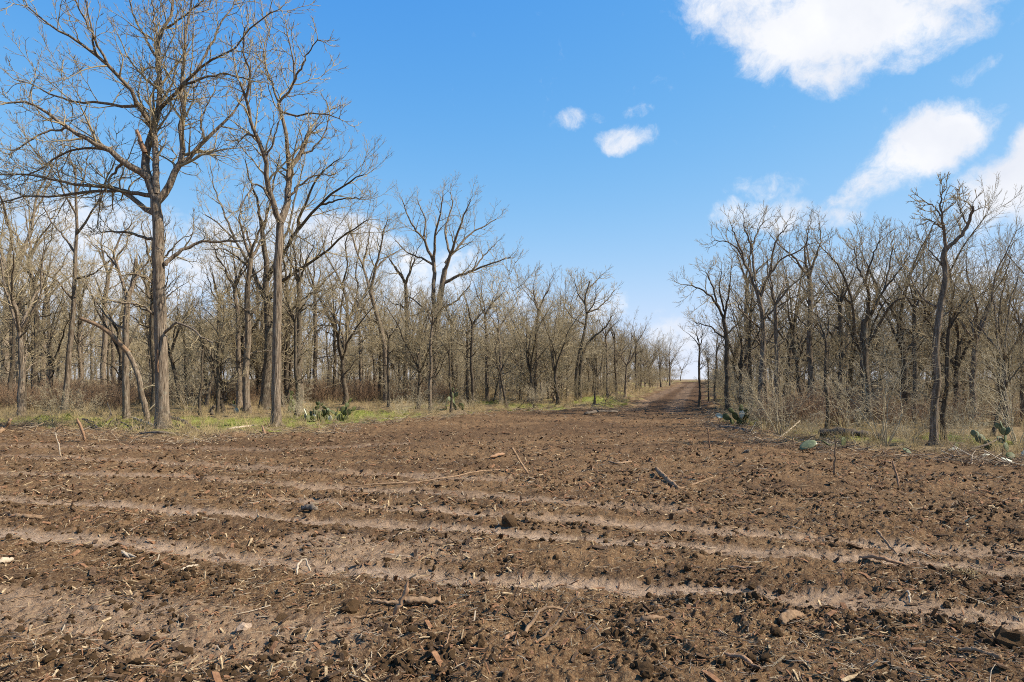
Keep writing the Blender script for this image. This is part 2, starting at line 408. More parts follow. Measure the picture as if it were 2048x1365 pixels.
def sprout(g, P, rad, dens, ang, lf, lmin, lmax, t0=.15, n=6, wander=.18, up=.08, rf=.62, rmin=.004, tip=True, taper=.8):
    """children of a level of branches"""
    B, m, _ = P.shape
    seg = np.linalg.norm(np.diff(P, axis=1), axis=2); L = seg.sum(1)
    cnt = np.maximum(1, np.round(dens * L * g.uniform(.75, 1.25, B))).astype(int)
    idx = np.repeat(np.arange(B), cnt); k = np.concatenate([np.arange(c) for c in cnt]); ck = np.repeat(cnt, cnt)
    t = t0 + (1 - t0) * (k + g.uniform(0, 1, len(k))) / ck * .98
    az = k * 2.4 + g.uniform(-.7, .7, len(k)) + np.repeat(g.uniform(0, 6.28, B), cnt)
    if tip:
        e = np.repeat(np.arange(B), 2); idx = np.concatenate([idx, e]); t = np.concatenate([t, np.full(len(e), .985)])
        az = np.concatenate([az, np.tile([0, math.pi], B) + np.repeat(g.uniform(0, 6.28, B), 2)])
    f = t * (m - 1); i = np.minimum(f.astype(int), m - 2); fr = (f - i)[:, None]
    pos = P[idx, i] * (1 - fr) + P[idx, i + 1] * fr
    T = unit(P[idx, i + 1] - P[idx, i]); r = rad[idx, i] * (1 - fr[:, 0]) + rad[idx, i + 1] * fr[:, 0]
    ref = unit(g.normal(size=(len(idx), 3)) * .05 + np.array([0, 0, 1.0])); alt = np.array([1.0, .2, 0])
    ref = np.where(np.abs((ref * T).sum(-1, keepdims=True)) > .93, alt, ref)
    U = unit(np.cross(T, ref)); V = np.cross(U, T)
    a = ang * g.uniform(.65, 1.3, len(idx))
    if tip: a[-2 * B:] *= .55
    d = np.cos(a)[:, None] * T + np.sin(a)[:, None] * (np.cos(az)[:, None] * U + np.sin(az)[:, None] * V)
    ln = np.clip(lf * L[idx] * (1.05 - .6 * t) * g.uniform(.6, 1.3, len(idx)), lmin, lmax)
    C = walk(g, pos, d, ln, n, wander, up)
    r0 = np.maximum(r * rf * g.uniform(.75, 1.1, len(idx)), rmin)
    rr = r0[:, None] * (1 - taper * np.linspace(0, 1, n) ** .9)[None, :]
    rr = np.maximum(rr, rmin * .55)
    return C, rr
def resample(g, pts, n, wig=.0):
    pts = np.array(pts, float); m = len(pts)
    # Catmull-Rom through the points
    Pp = np.vstack([2 * pts[0] - pts[1], pts, 2 * pts[-1] - pts[-2]])
    f = np.linspace(0, m - 1, n); i = np.minimum(f.astype(int), m - 2); t = (f - i)[:, None]
    p0, p1, p2, p3 = Pp[i], Pp[i + 1], Pp[i + 2], Pp[i + 3]
    q = .5 * (2 * p1 + (p2 - p0) * t + (2 * p0 - 5 * p1 + 4 * p2 - p3) * t * t + (3 * p1 - p0 - 3 * p2 + p3) * t ** 3)
    if wig: q[1:-1] += g.normal(size=(n - 2, 3)) * wig
    return q
def twig_levels(g, L1, r1, s, dens=1.0, fine=1.0, bold=1.0):
    """L1 limbs -> two, three, four orders of branchlets. s scales with tree size"""
    P2, r2 = sprout(g, L1, r1, 1.75 * dens / s, R(50), .46, .5 * s, 2.6 * s, .22, 9, .17, .06, .56, .013 * bold)
    P3, r3 = sprout(g, P2, r2, 3.6 * dens / s, R(46), .46, .3 * s, 1.35 * s, .12, 6, .15, .07, .64, .0085 * bold)
    P4, r4 = sprout(g, P3, r3, 5.2 * fine / s, R(38), .5, .16 * s, .62 * s, .12, 4, .13, .07, .72, .0058 * bold, taper=.5)
    return [(P2, r2, 5), (P3, r3, 4), (P4, r4, 3)]

def tree_meshes(name, seed, trunk, limbs, mat='bark', tmat='twig', s=1.0, dens=1.0, fine=1.0, split_limbs=False, tr_dens=0.5, t_low=.34, bold=1.0, roots=0):
    """trunk/limbs: [(points, r0, r1)], in metres about the base. returns parts [(name, mesh)]"""
    g = np.random.default_rng(seed)
    NT = 16
    tp = [(resample(g, p, NT, .012 * s), np.linspace(r0, r1, NT)) for p, r0, r1 in trunk]
    for k, (p, r) in enumerate(tp):
        if p[0][2] < .2:
            h = p[:, 2] - p[0][2]; r *= 1 + .6 * np.exp(-h / .22); p[0][2] -= .25
    lp = [(resample(g, p, 14, .022 * s), np.maximum(r0 + (r1 - r0) * np.linspace(0, 1, 14) ** .8, .006)) for p, r0, r1 in limbs]
    TP, TR = np.array([p for p, r in tp]), np.array([r for p, r in tp])
    parts = []
    L1 = np.array([p for p, r in lp]) if lp else np.zeros((0, 14, 3)); R1 = np.array([r for p, r in lp]) if lp else np.zeros((0, 14))
    lv = twig_levels(g, L1, R1, s, dens, fine, bold)
    # sparse small shoots straight off the trunk
    if tr_dens:
        S2, q2 = sprout(g, TP, TR * .25, tr_dens, R(66), .16, .5 * s, 1.9 * s, t_low, 8, .2, .03, .5, .011, tip=False)
        S3, q3 = sprout(g, S2, q2, 4.5 / s, R(46), .45, .2 * s, .8 * s, .15, 5, .2, .05, .6, .008)
        lv += [(S2, q2, 4), (S3, q3, 3)]
    if split_limbs:
        parts.append(('trunk', mesh_from('trunk', *join_tubes([(TP, TR, 14)]), M[mat])))
        for k in range(len(L1)):
            parts.append(('limb', mesh_from('limb', *join_tubes([(L1[k:k + 1], R1[k:k + 1], 9)]), M[mat])))
    else:
        parts.append(('trunk', mesh_from('trunk', *join_tubes([(TP, TR, 12), (L1, R1, 8)]), M[mat])))
    if roots:
        r0 = trunk[0][1]
        for k in range(roots):
            a = k * 6.283 / roots + g.uniform(-.4, .4); L = r0 * g.uniform(2.2, 3.6); c_, s_ = math.cos(a), math.sin(a)
            q = resample(g, [(c_ * r0 * .35, s_ * r0 * .35, r0 * 2.4), (c_ * r0 * .95, s_ * r0 * .95, r0 * .7), (c_ * L * .6, s_ * L * .6, .02), (c_ * L, s_ * L, -.08)], 9)
            parts.append(('root', mesh_from('root', *join_tubes([(q[None], (r0 * np.linspace(.42, .12, 9))[None], 7)]), M[mat])))
    parts.append(('crown', mesh_from('crown', *join_tubes(lv), M[tmat])))
    return parts
def put_tree(parts, name, x, y, rz=0, sc_=1.0, label=None, group=None, z=None, mirror=False):
    root = empty(name, (x, y, (gz(x, y) if z is None else z)), rz)
    root.scale = (-sc_ if mirror else sc_, sc_, sc_)
    for pn, me in parts:
        o = bpy.data.objects.new(pn, me); link(o, root)
    tag(root, label, 'tree', group)
    return root

def px_tree(seed, base, stems, limbs, depth=.5, **kw):
    """a tree measured off the photo: every polyline in photo pixels at the tree's own distance, with limbs reaching towards and away from the viewer"""
    x0, d0 = at(*base); z0 = gz(x0, d0); g = np.random.default_rng(seed + 500)
    k = d0 / FPX
    def conv(pl, off):
        out = []; acc_ = 0; prev = None
        for (px, py) in pl:
            if prev is not None: acc_ += math.hypot(px - prev[0], py - prev[1]) * k
            prev = (px, py)
            dd = off[0] + off[1] * acc_
            kk = (d0 + dd) / FPX
            out.append(((px - 1024) * kk - x0, dd, CAM_H + (HOR - py) * kk - z0))
        return out
    offs = {}
    tr, lm = [], []
    for pl, w0, w1 in stems:
        q = conv(pl, (0, 0)); q[0] = (q[0][0], 0, min(q[0][2], 0.0) if pl[0][1] >= base[1] - 3 else q[0][2])
        tr.append((q, w0 * k, w1 * k))
    for j, (pl, w0, w1) in enumerate(limbs):
        src = 0.0
        best = 1e9
        for key, val in offs.items():           # a limb that leaves another limb starts at that limb's depth
            dd = math.hypot(key[0] - pl[0][0], key[1] - pl[0][1])
            if dd < best and dd < 7: best, src = dd, val
        sl = depth * g.choice([-1, 1]) * g.uniform(.35, 1)
        q = conv(pl, (src, sl))
        for p_, q_ in zip(pl, q): offs[p_] = q_[1]
        lm.append((q, w0 * k, w1 * k))
    return (x0, d0, z0), tr, lm

# ------------------------------------------------------------------ trees measured off the photo
TREES = {}
def hero(key, seed, base, stems, limbs, name, label, split=False, group=None, **kw):
    (x0, d0, z0), tr, lm = px_tree(seed, base, stems, limbs, kw.pop('depth', .5))
    parts = tree_meshes(key, seed, tr, lm, split_limbs=split, **kw)
    TREES[key] = (parts, d0)
    return put_tree(parts, name, x0, d0, 0, 1, label, group, z=z0)
FRONT = 'bare trees along the edge of the clearing'
h1 = hero('t1', 1, (325, 858),
  [([(325, 862), (324, 760), (321, 660), (318, 560), (317, 480), (313, 425), (311, 396)], 12.8, 9.4)],
  [([(311, 398), (300, 365), (290, 335), (291, 305), (299, 282), (308, 254), (318, 222), (319, 190), (320, 154), (316, 120), (316, 85), (325, 60), (342, 30), (350, -40)], 9.5, 2.5),
   ([(314, 390), (311, 340), (311, 305), (309, 268), (306, 256)], 7.0, 5.2),
   ([(304, 256), (294, 239), (273, 205), (256, 171), (222, 137), (191, 109), (147, 75), (113, 61), (85, 38), (51, 10)], 5.5, 1.2),
   ([(271, 203), (267, 215), (239, 210), (191, 205), (154, 205), (120, 195), (85, 181), (62, 167), (34, 161)], 3.8, 1.0),
   ([(222, 137), (200, 100), (180, 60), (160, 20), (140, -30)], 3.0, 1.0),
   ([(191, 109), (185, 70), (178, 30), (165, -20)], 2.4, .9),
   ([(301, 360), (273, 338), (246, 325), (222, 301), (188, 284), (164, 273), (137, 256), (113, 239), (85, 219), (58, 205), (7, 207)], 8.0, 1.6),
   ([(222, 301), (190, 296), (150, 300), (110, 318), (70, 345), (20, 352)], 3.2, 1.0),
   ([(246, 325), (228, 345), (214, 372), (200, 405), (196, 440)], 3.0, 1.0),
   ([(137, 256), (100, 262), (60, 280), (20, 310)], 2.5, .9),
   ([(312, 428), (280, 410), (253, 386), (222, 376), (188, 372), (147, 369), (103, 359), (51, 349), (0, 350)], 6.0, 1.4),
   ([(308, 392), (273, 388), (239, 383), (171, 384), (103, 393), (51, 393), (0, 405)], 5.0, 1.2),
   ([(315, 402), (330, 385), (342, 362), (355, 332), (364, 308), (362, 256), (367, 222), (362, 178), (366, 137), (369, 85), (380, 20), (385, -40)], 8.5, 1.6),
   ([(352, 338), (368, 326), (383, 311), (410, 284), (434, 260), (455, 239), (478, 205), (490, 180)], 6.5, 1.2),
   ([(318, 222), (325, 212), (342, 198), (362, 171), (393, 144), (424, 116), (461, 102), (512, 48), (543, 24)], 4.8, 1.0),
   ([(362, 171), (410, 154), (461, 150), (506, 164)], 3.0, .9),
   ([(393, 144), (420, 90), (440, 50), (470, 5), (480, -30)], 2.8, .9),
   ([(316, 118), (300, 92), (290, 75), (273, 44), (260, 7), (250, -35)], 3.4, 1.0),
   ([(316, 85), (312, 50), (305, 10), (300, -40)], 3.6, 1.0),
   ([(325, 60), (350, 45), (385, 20), (420, -10)], 2.8, 1.0),
   ([(410, 284), (402, 245), (412, 215), (425, 190)], 3.0, .9),
   ([(316, 482), (301, 479), (260, 467), (212, 464)], 4.2, 1.6),
   ([(330, 530), (337, 522), (359, 505), (386, 491), (427, 484), (475, 483)], 5.2, 1.8),
   ([(318, 632), (306, 628), (287, 614), (270, 607), (226, 602)], 3.6, 1.6),
   ([(326, 668), (340, 659), (355, 645), (386, 659), (407, 676), (427, 686)], 3.2, 1.4),
   ([(321, 575), (300, 562), (282, 552), (262, 548)], 3.2, 1.4),
  ], 'elm_tree', 'tallest bare tree with thick ridged trunk, prominent in front of the wood', split=True, roots=6, dens=.95, fine=1.0, bold=1.3, s=.88, tr_dens=.25, depth=.45)
h2 = hero('t2', 2, (552, 855),
  [([(552, 860), (553, 760), (554, 660), (555, 600), (556, 530), (559, 470), (561, 440)], 9.2, 7)],
  [([(561, 445), (547, 410), (535, 359), (531, 318), (513, 273), (502, 239), (492, 195), (480, 164)], 6.5, 2.2),
   ([(492, 195), (501, 154), (492, 120), (485, 92), (490, 55)], 2.8, 1.0),
   ([(561, 445), (574, 403), (578, 359), (581, 335), (601, 308), (615, 273), (620, 260)], 7.5, 3.6),
   ([(578, 340), (574, 273), (560, 222), (560, 205), (581, 178), (588, 154), (586, 120), (574, 68)], 4.5, 1.0),
   ([(588, 165), (602, 135), (615, 109), (636, 79)], 2.4, .9),
   ([(560, 210), (545, 175), (535, 140), (528, 100), (540, 60)], 2.4, .9),
   ([(513, 273), (495, 270), (478, 283)], 2.2, 1.0),
   ([(560, 222), (590, 232), (630, 225), (680, 238)], 2.6, .9),
   ([(601, 308), (625, 300), (650, 262), (660, 230)], 2.6, .9),
   ([(531, 318), (545, 290), (552, 262), (560, 240)], 2.2, .9),
   ([(548, 412), (525, 375), (505, 372), (480, 420)], 2.6, 1.0),
   ([(577, 395), (600, 370), (632, 352), (665, 350)], 2.8, 1.0)],
  'elm_tree', 'slender forked bare tree standing alone at the dirt edge by the green grass', split=True, roots=5, dens=1.05, fine=1.15, bold=1.3, s=.8, tr_dens=.35, depth=.4)
h9 = hero('r9', 3, (1866, 891),
  [([(1866, 896), (1868, 834), (1874, 755), (1871, 696), (1880, 617), (1892, 558), (1888, 518), (1892, 496)], 7.4, 5.0)],
  [([(1892, 500), (1890, 475), (1886, 439), (1880, 411), (1886, 384)], 4.0, 1.0),
   ([(1892, 500), (1910, 483), (1925, 467), (1939, 443), (1945, 413)], 4.2, 2.6),
   ([(1884, 432), (1866, 412), (1850, 404)], 1.8, .8), ([(1886, 425), (1905, 410), (1915, 398)], 1.8, .8),
   ([(1888, 460), (1872, 448), (1860, 440)], 1.8, .8), ([(1936, 450), (1925, 430), (1918, 412)], 1.8, .8),
   ([(1890, 540), (1868, 512), (1850, 490)], 2.0, .8), ([(1880, 620), (1850, 600), (1830, 575), (1815, 540)], 2.2, .8),
   ([(1876, 640), (1905, 620), (1935, 605)], 2.0, .8)],
  'elm_tree', 'tall thin bare tree with a snapped curved top limb, right of the road', split=True, roots=5, dens=1.0, fine=1.1, bold=1.2, s=.52, tr_dens=1.0, depth=.4)

hero('t3', 11, (253, 841),
  [([(253, 845), (251, 727), (253, 639), (255, 604)], 6.6, 5.4)],
  [([(255, 606), (264, 573), (269, 547), (272, 520)], 5.5, 3.4), ([(255, 606), (246, 569), (235, 534), (228, 507), (245, 470), (262, 450)], 4, 1.0),
   ([(236, 540), (215, 510), (190, 490)], 2.5, .8), ([(269, 560), (300, 520), (330, 500)], 2.5, .8), ([(253, 660), (220, 640), (190, 600), (170, 560)], 2.6, .8)],
  'elm_tree', 'pale trunk with a thick broken fork, behind the bent snapped sapling', s=.8, dens=.9, tr_dens=.9)
hero('t4', 12, (128, 822),
  [([(128, 828), (134, 760), (140, 690), (145, 639), (149, 573), (151, 507), (154, 446), (151, 376), (150, 330)], 6, 1.6)],
  [([(145, 600), (120, 570), (95, 550), (70, 540)], 2.4, .8), ([(149, 560), (190, 545), (220, 520)], 2.4, .8), ([(151, 507), (125, 470), (100, 440), (85, 400)], 2.6, .8),
   ([(152, 470), (180, 430), (200, 395), (215, 350)], 2.6, .8), ([(153, 430), (130, 390), (115, 340), (110, 300)], 2.2, .8), ([(151, 390), (170, 350), (175, 300)], 2.0, .8), ([(150, 350), (140, 310), (145, 270)], 1.6, .7)],
  'elm_tree', 'straight pale-trunked bare tree rising behind the low grey bush', s=.8, dens=.9, tr_dens=1.1)
hero('t5', 13, (528, 820),
  [([(528, 824), (533, 748), (537, 679), (535, 611), (531, 577), (533, 529), (526, 480), (522, 440)], 9.2, 4.0)],
  [([(530, 600), (506, 543), (485, 508), (472, 484), (440, 450), (410, 430)], 4.5, 1.0), ([(522, 445), (515, 405), (500, 360), (490, 320)], 3.5, .9), ([(526, 460), (540, 410), (548, 360), (560, 310)], 3.2, .9),
   ([(535, 560), (552, 525), (590, 470), (640, 410), (690, 370), (728, 350)], 5.0, 1.0), ([(537, 600), (570, 560), (630, 520), (690, 470), (735, 440)], 4.5, 1.0),
   ([(590, 470), (610, 410), (640, 350), (680, 318)], 3.2, .9), ([(560, 515), (580, 440), (595, 380), (610, 320)], 3.2, .9), ([(640, 410), (680, 400), (725, 395)], 2.4, .8),
   ([(505, 543), (480, 520), (450, 500), (410, 500)], 2.6, .8), ([(472, 484), (450, 430), (430, 380), (420, 330)], 2.6, .8), ([(537, 650), (580, 620), (620, 590), (650, 580)], 3.0, .8)],
  'elm_tree', 'broad-crowned dark-trunked tree directly behind the slender forked tree', mat='bark_dark', roots=5, s=1.0, dens=.95, tr_dens=.6)
hero('t6', 14, (687, 792),
  [([(686, 796), (688, 739), (689, 706)], 7.2, 6)],
  [([(689, 708), (677, 677), (666, 651), (652, 622), (639, 596), (622, 570), (611, 541), (600, 500)], 4.4, 1.0), ([(689, 708), (694, 673), (697, 644), (706, 622), (725, 596), (736, 574), (750, 530)], 4.6, 1.0),
   ([(694, 660), (694, 629), (692, 600), (684, 570), (670, 541), (652, 510), (645, 480)], 3.6, .9), ([(692, 690), (701, 675), (725, 658), (743, 636), (765, 620)], 2.8, .8),
   ([(706, 622), (715, 580), (712, 540), (720, 490)], 2.8, .8), ([(652, 622), (630, 625), (605, 610)], 2.0, .8), ([(684, 570), (695, 530), (690, 490), (700, 460)], 2.2, .8)],
  'elm_tree', 'vase-shaped tree splitting low into a wide fork behind the prickly pear', mat='bark_dark', s=1.05, dens=1.05, tr_dens=.4)
hero('t7', 15, (772, 806),
  [([(772, 810), (771, 754), (769, 699), (760, 651), (747, 607), (741, 581)], 5.6, 3.8)],
  [([(741, 583), (750, 538), (760, 505), (765, 470), (775, 440)], 3.4, .9), ([(741, 583), (725, 534), (707, 486), (700, 455)], 3.0, .9), ([(759, 649), (736, 633), (718, 607), (705, 590)], 2.4, .8),
   ([(750, 540), (775, 515), (800, 500)], 2.2, .8), ([(725, 534), (735, 490), (740, 455)], 2.0, .8), ([(765, 680), (790, 660), (808, 630)], 2.2, .8)],
  'elm_tree', 'leaning thin tree forking high, left of the tall twin-trunked tree', s=.9, dens=1.1, tr_dens=.6)
hero('t8', 16, (865, 799),
  [([(864, 803), (866, 728), (871, 673), (877, 618), (884, 570), (890, 538)], 7.6, 5), ([(867, 700), (868, 614), (866, 581), (869, 545), (866, 519)], 4.6, 3.6)],
  [([(890, 540), (901, 508), (915, 470), (926, 435), (941, 402)], 4, .9), ([(885, 567), (912, 554), (945, 541), (981, 528), (1021, 515)], 3.8, 1.0), ([(891, 527), (919, 490), (948, 464), (992, 439)], 3.2, .9),
   ([(866, 521), (846, 479), (824, 450), (805, 402)], 3.4, .9), ([(868, 527), (871, 472), (880, 430), (886, 391)], 3.2, .9), ([(866, 530), (840, 515), (815, 505), (790, 480)], 2.6, .8),
   ([(901, 508), (890, 460), (905, 410), (900, 385)], 2.6, .8), ([(945, 541), (970, 510), (990, 490)], 2.0, .8), ([(846, 479), (850, 440), (835, 400)], 2.2, .8), ([(872, 640), (840, 610), (815, 590)], 2.6, .8), ([(880, 620), (915, 600), (940, 570)], 2.6, .8)],
  'elm_tree', 'tall twin-trunked tree with rounded crown and one limb reaching right over the clearing', s=1.1, dens=1.15, fine=1.1, tr_dens=.4)
hero('t12', 17, (1156, 808),
  [([(1153, 812), (1153, 749), (1160, 705), (1168, 667), (1173, 629), (1170, 597), (1180, 562)], 4, 1.4), ([(1160, 811), (1161, 734), (1168, 702), (1182, 679), (1200, 665)], 3.6, 1.6)],
  [([(1174, 626), (1197, 617), (1214, 600), (1229, 582)], 2, .7), ([(1172, 610), (1155, 585), (1148, 558)], 1.8, .7), ([(1180, 575), (1195, 560), (1205, 550)], 1.5, .7),
   ([(1172, 650), (1145, 635), (1130, 615)], 1.8, .7), ([(1200, 665), (1215, 650), (1225, 630)], 1.6, .7), ([(1173, 630), (1190, 600), (1192, 570)], 1.6, .7)],
  'elm_tree', 'twin dark-stemmed tree on the dirt edge nearest the foot of the road', mat='bark_dark', s=.85, dens=1.2, tr_dens=.6)
hero('r2', 18, (1456, 824),
  [([(1456, 828), (1453, 741), (1453, 677), (1447, 637)], 5.2, 3.6)],
  [([(1447, 637), (1425, 597), (1395, 575), (1365, 570)], 2.8, .8), ([(1448, 640), (1459, 584), (1463, 533)], 2.8, .8), ([(1440, 622), (1425, 575), (1412, 545)], 2.4, .8), ([(1452, 680), (1420, 655), (1390, 645)], 2.0, .8),
   ([(1450, 625), (1440, 580), (1442, 540)], 2.2, .8), ([(1453, 670), (1480, 640), (1500, 600)], 2.2, .8)],
  'elm_tree', 'fan-crowned tree at the right shoulder of the road, crown spreading leftward', mat='bark_dark', s=.95, dens=1.3, tr_dens=.8)
hero('r4', 19, (1522, 832),
  [([(1521, 836), (1523, 741), (1527, 677), (1523, 618), (1512, 575)], 6.2, 3.6)],
  [([(1512, 577), (1489, 524), (1467, 490), (1429, 480)], 3.0, .8), ([(1522, 592), (1535, 558), (1557, 524), (1595, 503), (1629, 486)], 3.2, .8), ([(1510, 562), (1506, 499), (1515, 465), (1527, 445)], 2.8, .8),
   ([(1540, 550), (1550, 490), (1575, 450)], 2.6, .8), ([(1489, 524), (1470, 470), (1462, 450)], 2.2, .8), ([(1525, 640), (1560, 610), (1600, 590)], 2.4, .8), ([(1524, 660), (1490, 630), (1470, 600)], 2.2, .8), ([(1506, 499), (1490, 460), (1488, 442)], 2.0, .8)],
  'elm_tree', 'tall flat-topped tree in the middle of the clump right of the road', s=1.0, dens=1.2, tr_dens=.8)
hero('r8', 20, (1735, 854),
  [([(1735, 859), (1733, 784), (1728, 720), (1728, 677), (1731, 640)], 9, 6)],
  [([(1731, 645), (1739, 605), (1731, 558), (1748, 507), (1761, 482)], 4, .9), ([(1735, 640), (1748, 618), (1769, 580), (1790, 550), (1820, 512)], 3.8, .9), ([(1740, 680), (1756, 652), (1782, 609), (1812, 597), (1841, 601)], 3.6, .9),
   ([(1724, 705), (1710, 656), (1705, 609), (1693, 563), (1671, 524), (1646, 499)], 3.8, .9), ([(1731, 570), (1715, 530), (1710, 495)], 2.6, .8), ([(1769, 580), (1780, 530), (1785, 495)], 2.6, .8), ([(1705, 609), (1680, 590), (1655, 585)], 2.4, .8)],
  'elm_tree', 'stout dark-trunked spreading tree between the clump and the snapped-top tree', mat='bark_dark', s=.85, dens=1.2, tr_dens=.8)

# ------------------------------------------------------------------ further kinds of tree, used again and again
def random_tree(seed, H, r, habit, mat='bark', **kw):
    g = np.random.default_rng(seed + 90)
    lean = g.normal(0, .05, 2); fork = H * g.uniform(*{'slim': (.55, .7), 'vase': (.26, .36), 'round': (.38, .5), 'scrub': (.12, .2)}[habit])
    tp = [(0, 0, 0)]
    for k in range(1, 5):
        z = fork * k / 4; tp.append((lean[0] * z + g.normal(0, .05), lean[1] * z + g.normal(0, .05), z))
    top = np.array(tp[-1]); limbs = []
    nl = {'slim': 4, 'vase': 5, 'round': 5, 'scrub': 6}[habit]
    for k in range(nl):
        az = k * 2.399 + g.uniform(-.5, .5); sp = {'slim': .35, 'vase': .55, 'round': .7, 'scrub': .8}[habit] * g.uniform(.6, 1.2)
        L = (H - fork) * g.uniform(.8, 1.05); p = top.copy(); q = [tuple(p)]
        d = np.array([math.cos(az) * sp, math.sin(az) * sp, 1.0]); d /= np.linalg.norm(d)
        for j in range(5):
            d = d + g.normal(0, .16, 3) + np.array([0, 0, .06]); d /= np.linalg.norm(d); p = p + d * L / 5; q.append(tuple(p))
        limbs.append((q, r * .5, r * .08))
    for k in range({'slim': 7, 'vase': 3, 'round': 4, 'scrub': 2}[habit]):
        t = g.uniform(.35, .95); i = int(t * 4); p = np.array(tp[i]) * (1 - (t * 4 - i)) + np.array(tp[min(i + 1, 4)]) * (t * 4 - i)
        az = g.uniform(0, 6.28); L = H * g.uniform(.14, .26); d = np.array([math.cos(az), math.sin(az), g.uniform(.1, .8)]); q = [tuple(p)]
        for j in range(4):
            d = d + g.normal(0, .2, 3); d /= np.linalg.norm(d); p = p + d * L / 4; q.append(tuple(p))
        limbs.append((q, r * .28, r * .06))
    return tree_meshes('tree', seed, [(tp, r, r * .66)], limbs, mat=mat, s=H / 9.5, **{'tr_dens': .7, 't_low': .38, **kw})
KINDS = [random_tree(31, 11, .17, 'slim', dens=.95, fine=.9), random_tree(32, 9.5, .185, 'vase', 'bark_dark', dens=.9, fine=.9), random_tree(33, 10, .17, 'round', dens=.85, fine=.9),
         random_tree(34, 7, .11, 'slim', 'bark_dark', dens=1.0, fine=.9, tmat='twig'), random_tree(35, 6.5, .12, 'round', 'bark_dark', dens=.9, fine=.9), random_tree(36, 10, .16, 'slim', 'bark_dark', dens=1.0, fine=.9)]
KH = [11, 9.5, 10, 7, 6.5, 10]
SCRUB = [random_tree(37, 5.5, .06, 'scrub', 'bark', dens=1.0, fine=1.0, tmat='twig_pale'), random_tree(38, 5.0, .055, 'scrub', 'bark_dark', dens=1.0, fine=1.0)]
def slot(kind, px, by, top, label, group=None, rz=None, seed=0, mirror=False):
    x, y = at(px, by); z = gz(x, y)
    H = CAM_H + (HOR - top) * y / FPX - z
    put_tree(KINDS[kind], 'elm_tree' if kind != 4 else 'small_tree', x, y, rz if rz is not None else (px * 1.7 + seed) % 6.28, H / KH[kind], label, group, z=z, mirror=mirror)
for a in [
    (2, 10, 786, 250, 'bare tree at the far left edge, crown cut by the picture edge'),
    (0, 70, 790, 390, 'thin dark-trunked tree left of the straight pale-trunked tree'),
    (2, 32, 795, 440, 'twin of thin trees at the left edge above the red-brown weeds'),
    (3, 400, 832, 640, 'short crooked sapling in green grass, left one of the pair'),
    (3, 434, 835, 600, 'short crooked sapling in green grass, right one of the pair'),
    (1, 487, 812, 470, 'grey trunk half hidden left of the broad-crowned dark-trunked tree'),
    (0, 208, 800, 430, 'thin tree with blackened lower trunk left of the broken-fork trunk'),
    (5, 575, 808, 470, 'dark tree just right behind the slender forked tree'),
    (0, 632, 800, 480, 'thin tree between the prickly pear and the broad-crowned tree'),
    (5, 812, 797, 470, 'slim tree between the leaning thin tree and twin-trunked tree'),
    (3, 908, 800, 590, 'small tree right beside the tall twin-trunked tree'),
    (2, 932, 792, 560, 'middling tree right of the small tree beside the twin trunks'),
    (0, 975, 802, 548, 'slim tree under the reaching limb of the twin-trunked tree'),
    (5, 1041, 800, 610, 'short slim tree left of the tall narrow tree'),
    (0, 1072, 806, 538, 'tall narrow tree with dark straight trunk, left of the road'),
    (1, 1117, 792, 542, 'thick dark-based tree left of the twin dark-stemmed tree'),
    (3, 1196, 803, 640, 'thin sapling right of the twin dark-stemmed tree'),
    (0, 1215, 806, 615, 'slim dark tree on the green verge left of the road'),
    (3, 1233, 798, 630, 'slender tree between two slim dark trees beside the road'),
    (2, 1250, 800, 640, 'dark straight tree at the left road bank'),
    (5, 1272, 787, 645, 'thin tree on top of the left road bank'),
    (2, 1300, 778, 676, 'small distant tree left of the road near the crest'),
    (1, 1322, 776, 680, 'small distant bushy tree left of the road crest'),
    (2, 1340, 772, 668, 'distant round-crowned tree nearest the road crest'),
    (3, 1398, 814, 640, 'thin lone sapling at the right shoulder of the road'),
    (3, 1418, 806, 690, 'thin pole-like tree right of the lone road sapling'),
    (3, 1430, 802, 660, 'slender pole-like tree behind the fan-crowned tree'),
    (1, 1484, 818, 560, 'dark leaning trunk close behind the fan-crowned tree'),
    (5, 1500, 822, 545, 'dark straight trunk between the fan-crowned and flat-topped trees'),
    (0, 1555, 838, 500, 'slim tree close right of the flat-topped tree'),
    (1, 1603, 822, 505, 'double black trunk deep in the clump right of the road'),
    (3, 1653, 866, 600, 'slim grey-trunked tree in front of the double black trunk'),
    (5, 1680, 838, 510, 'dark tree behind the slim grey-trunked tree'),
    (3, 1888, 888, 560, 'thin companion trunk close beside the snapped-top tree'),
    (5, 1828, 846, 520, 'slim tree behind and left of the snapped-top tree'),
    (2, 1945, 848, 455, 'thick-trunked tree right of the snapped-top tree'),
    (1, 1916, 842, 500, 'dark tree between the snapped-top tree and the thick trunk'),
    (2, 2012, 858, 520, 'spreading tree at the right edge of the picture'),
    (4, 1985, 874, 660, 'low crooked tree beside the blue-green prickly pear'),
    (0, 2046, 846, 560, 'slim tree cut by the right picture edge'),
    ]:
    slot(*a, group=FRONT)

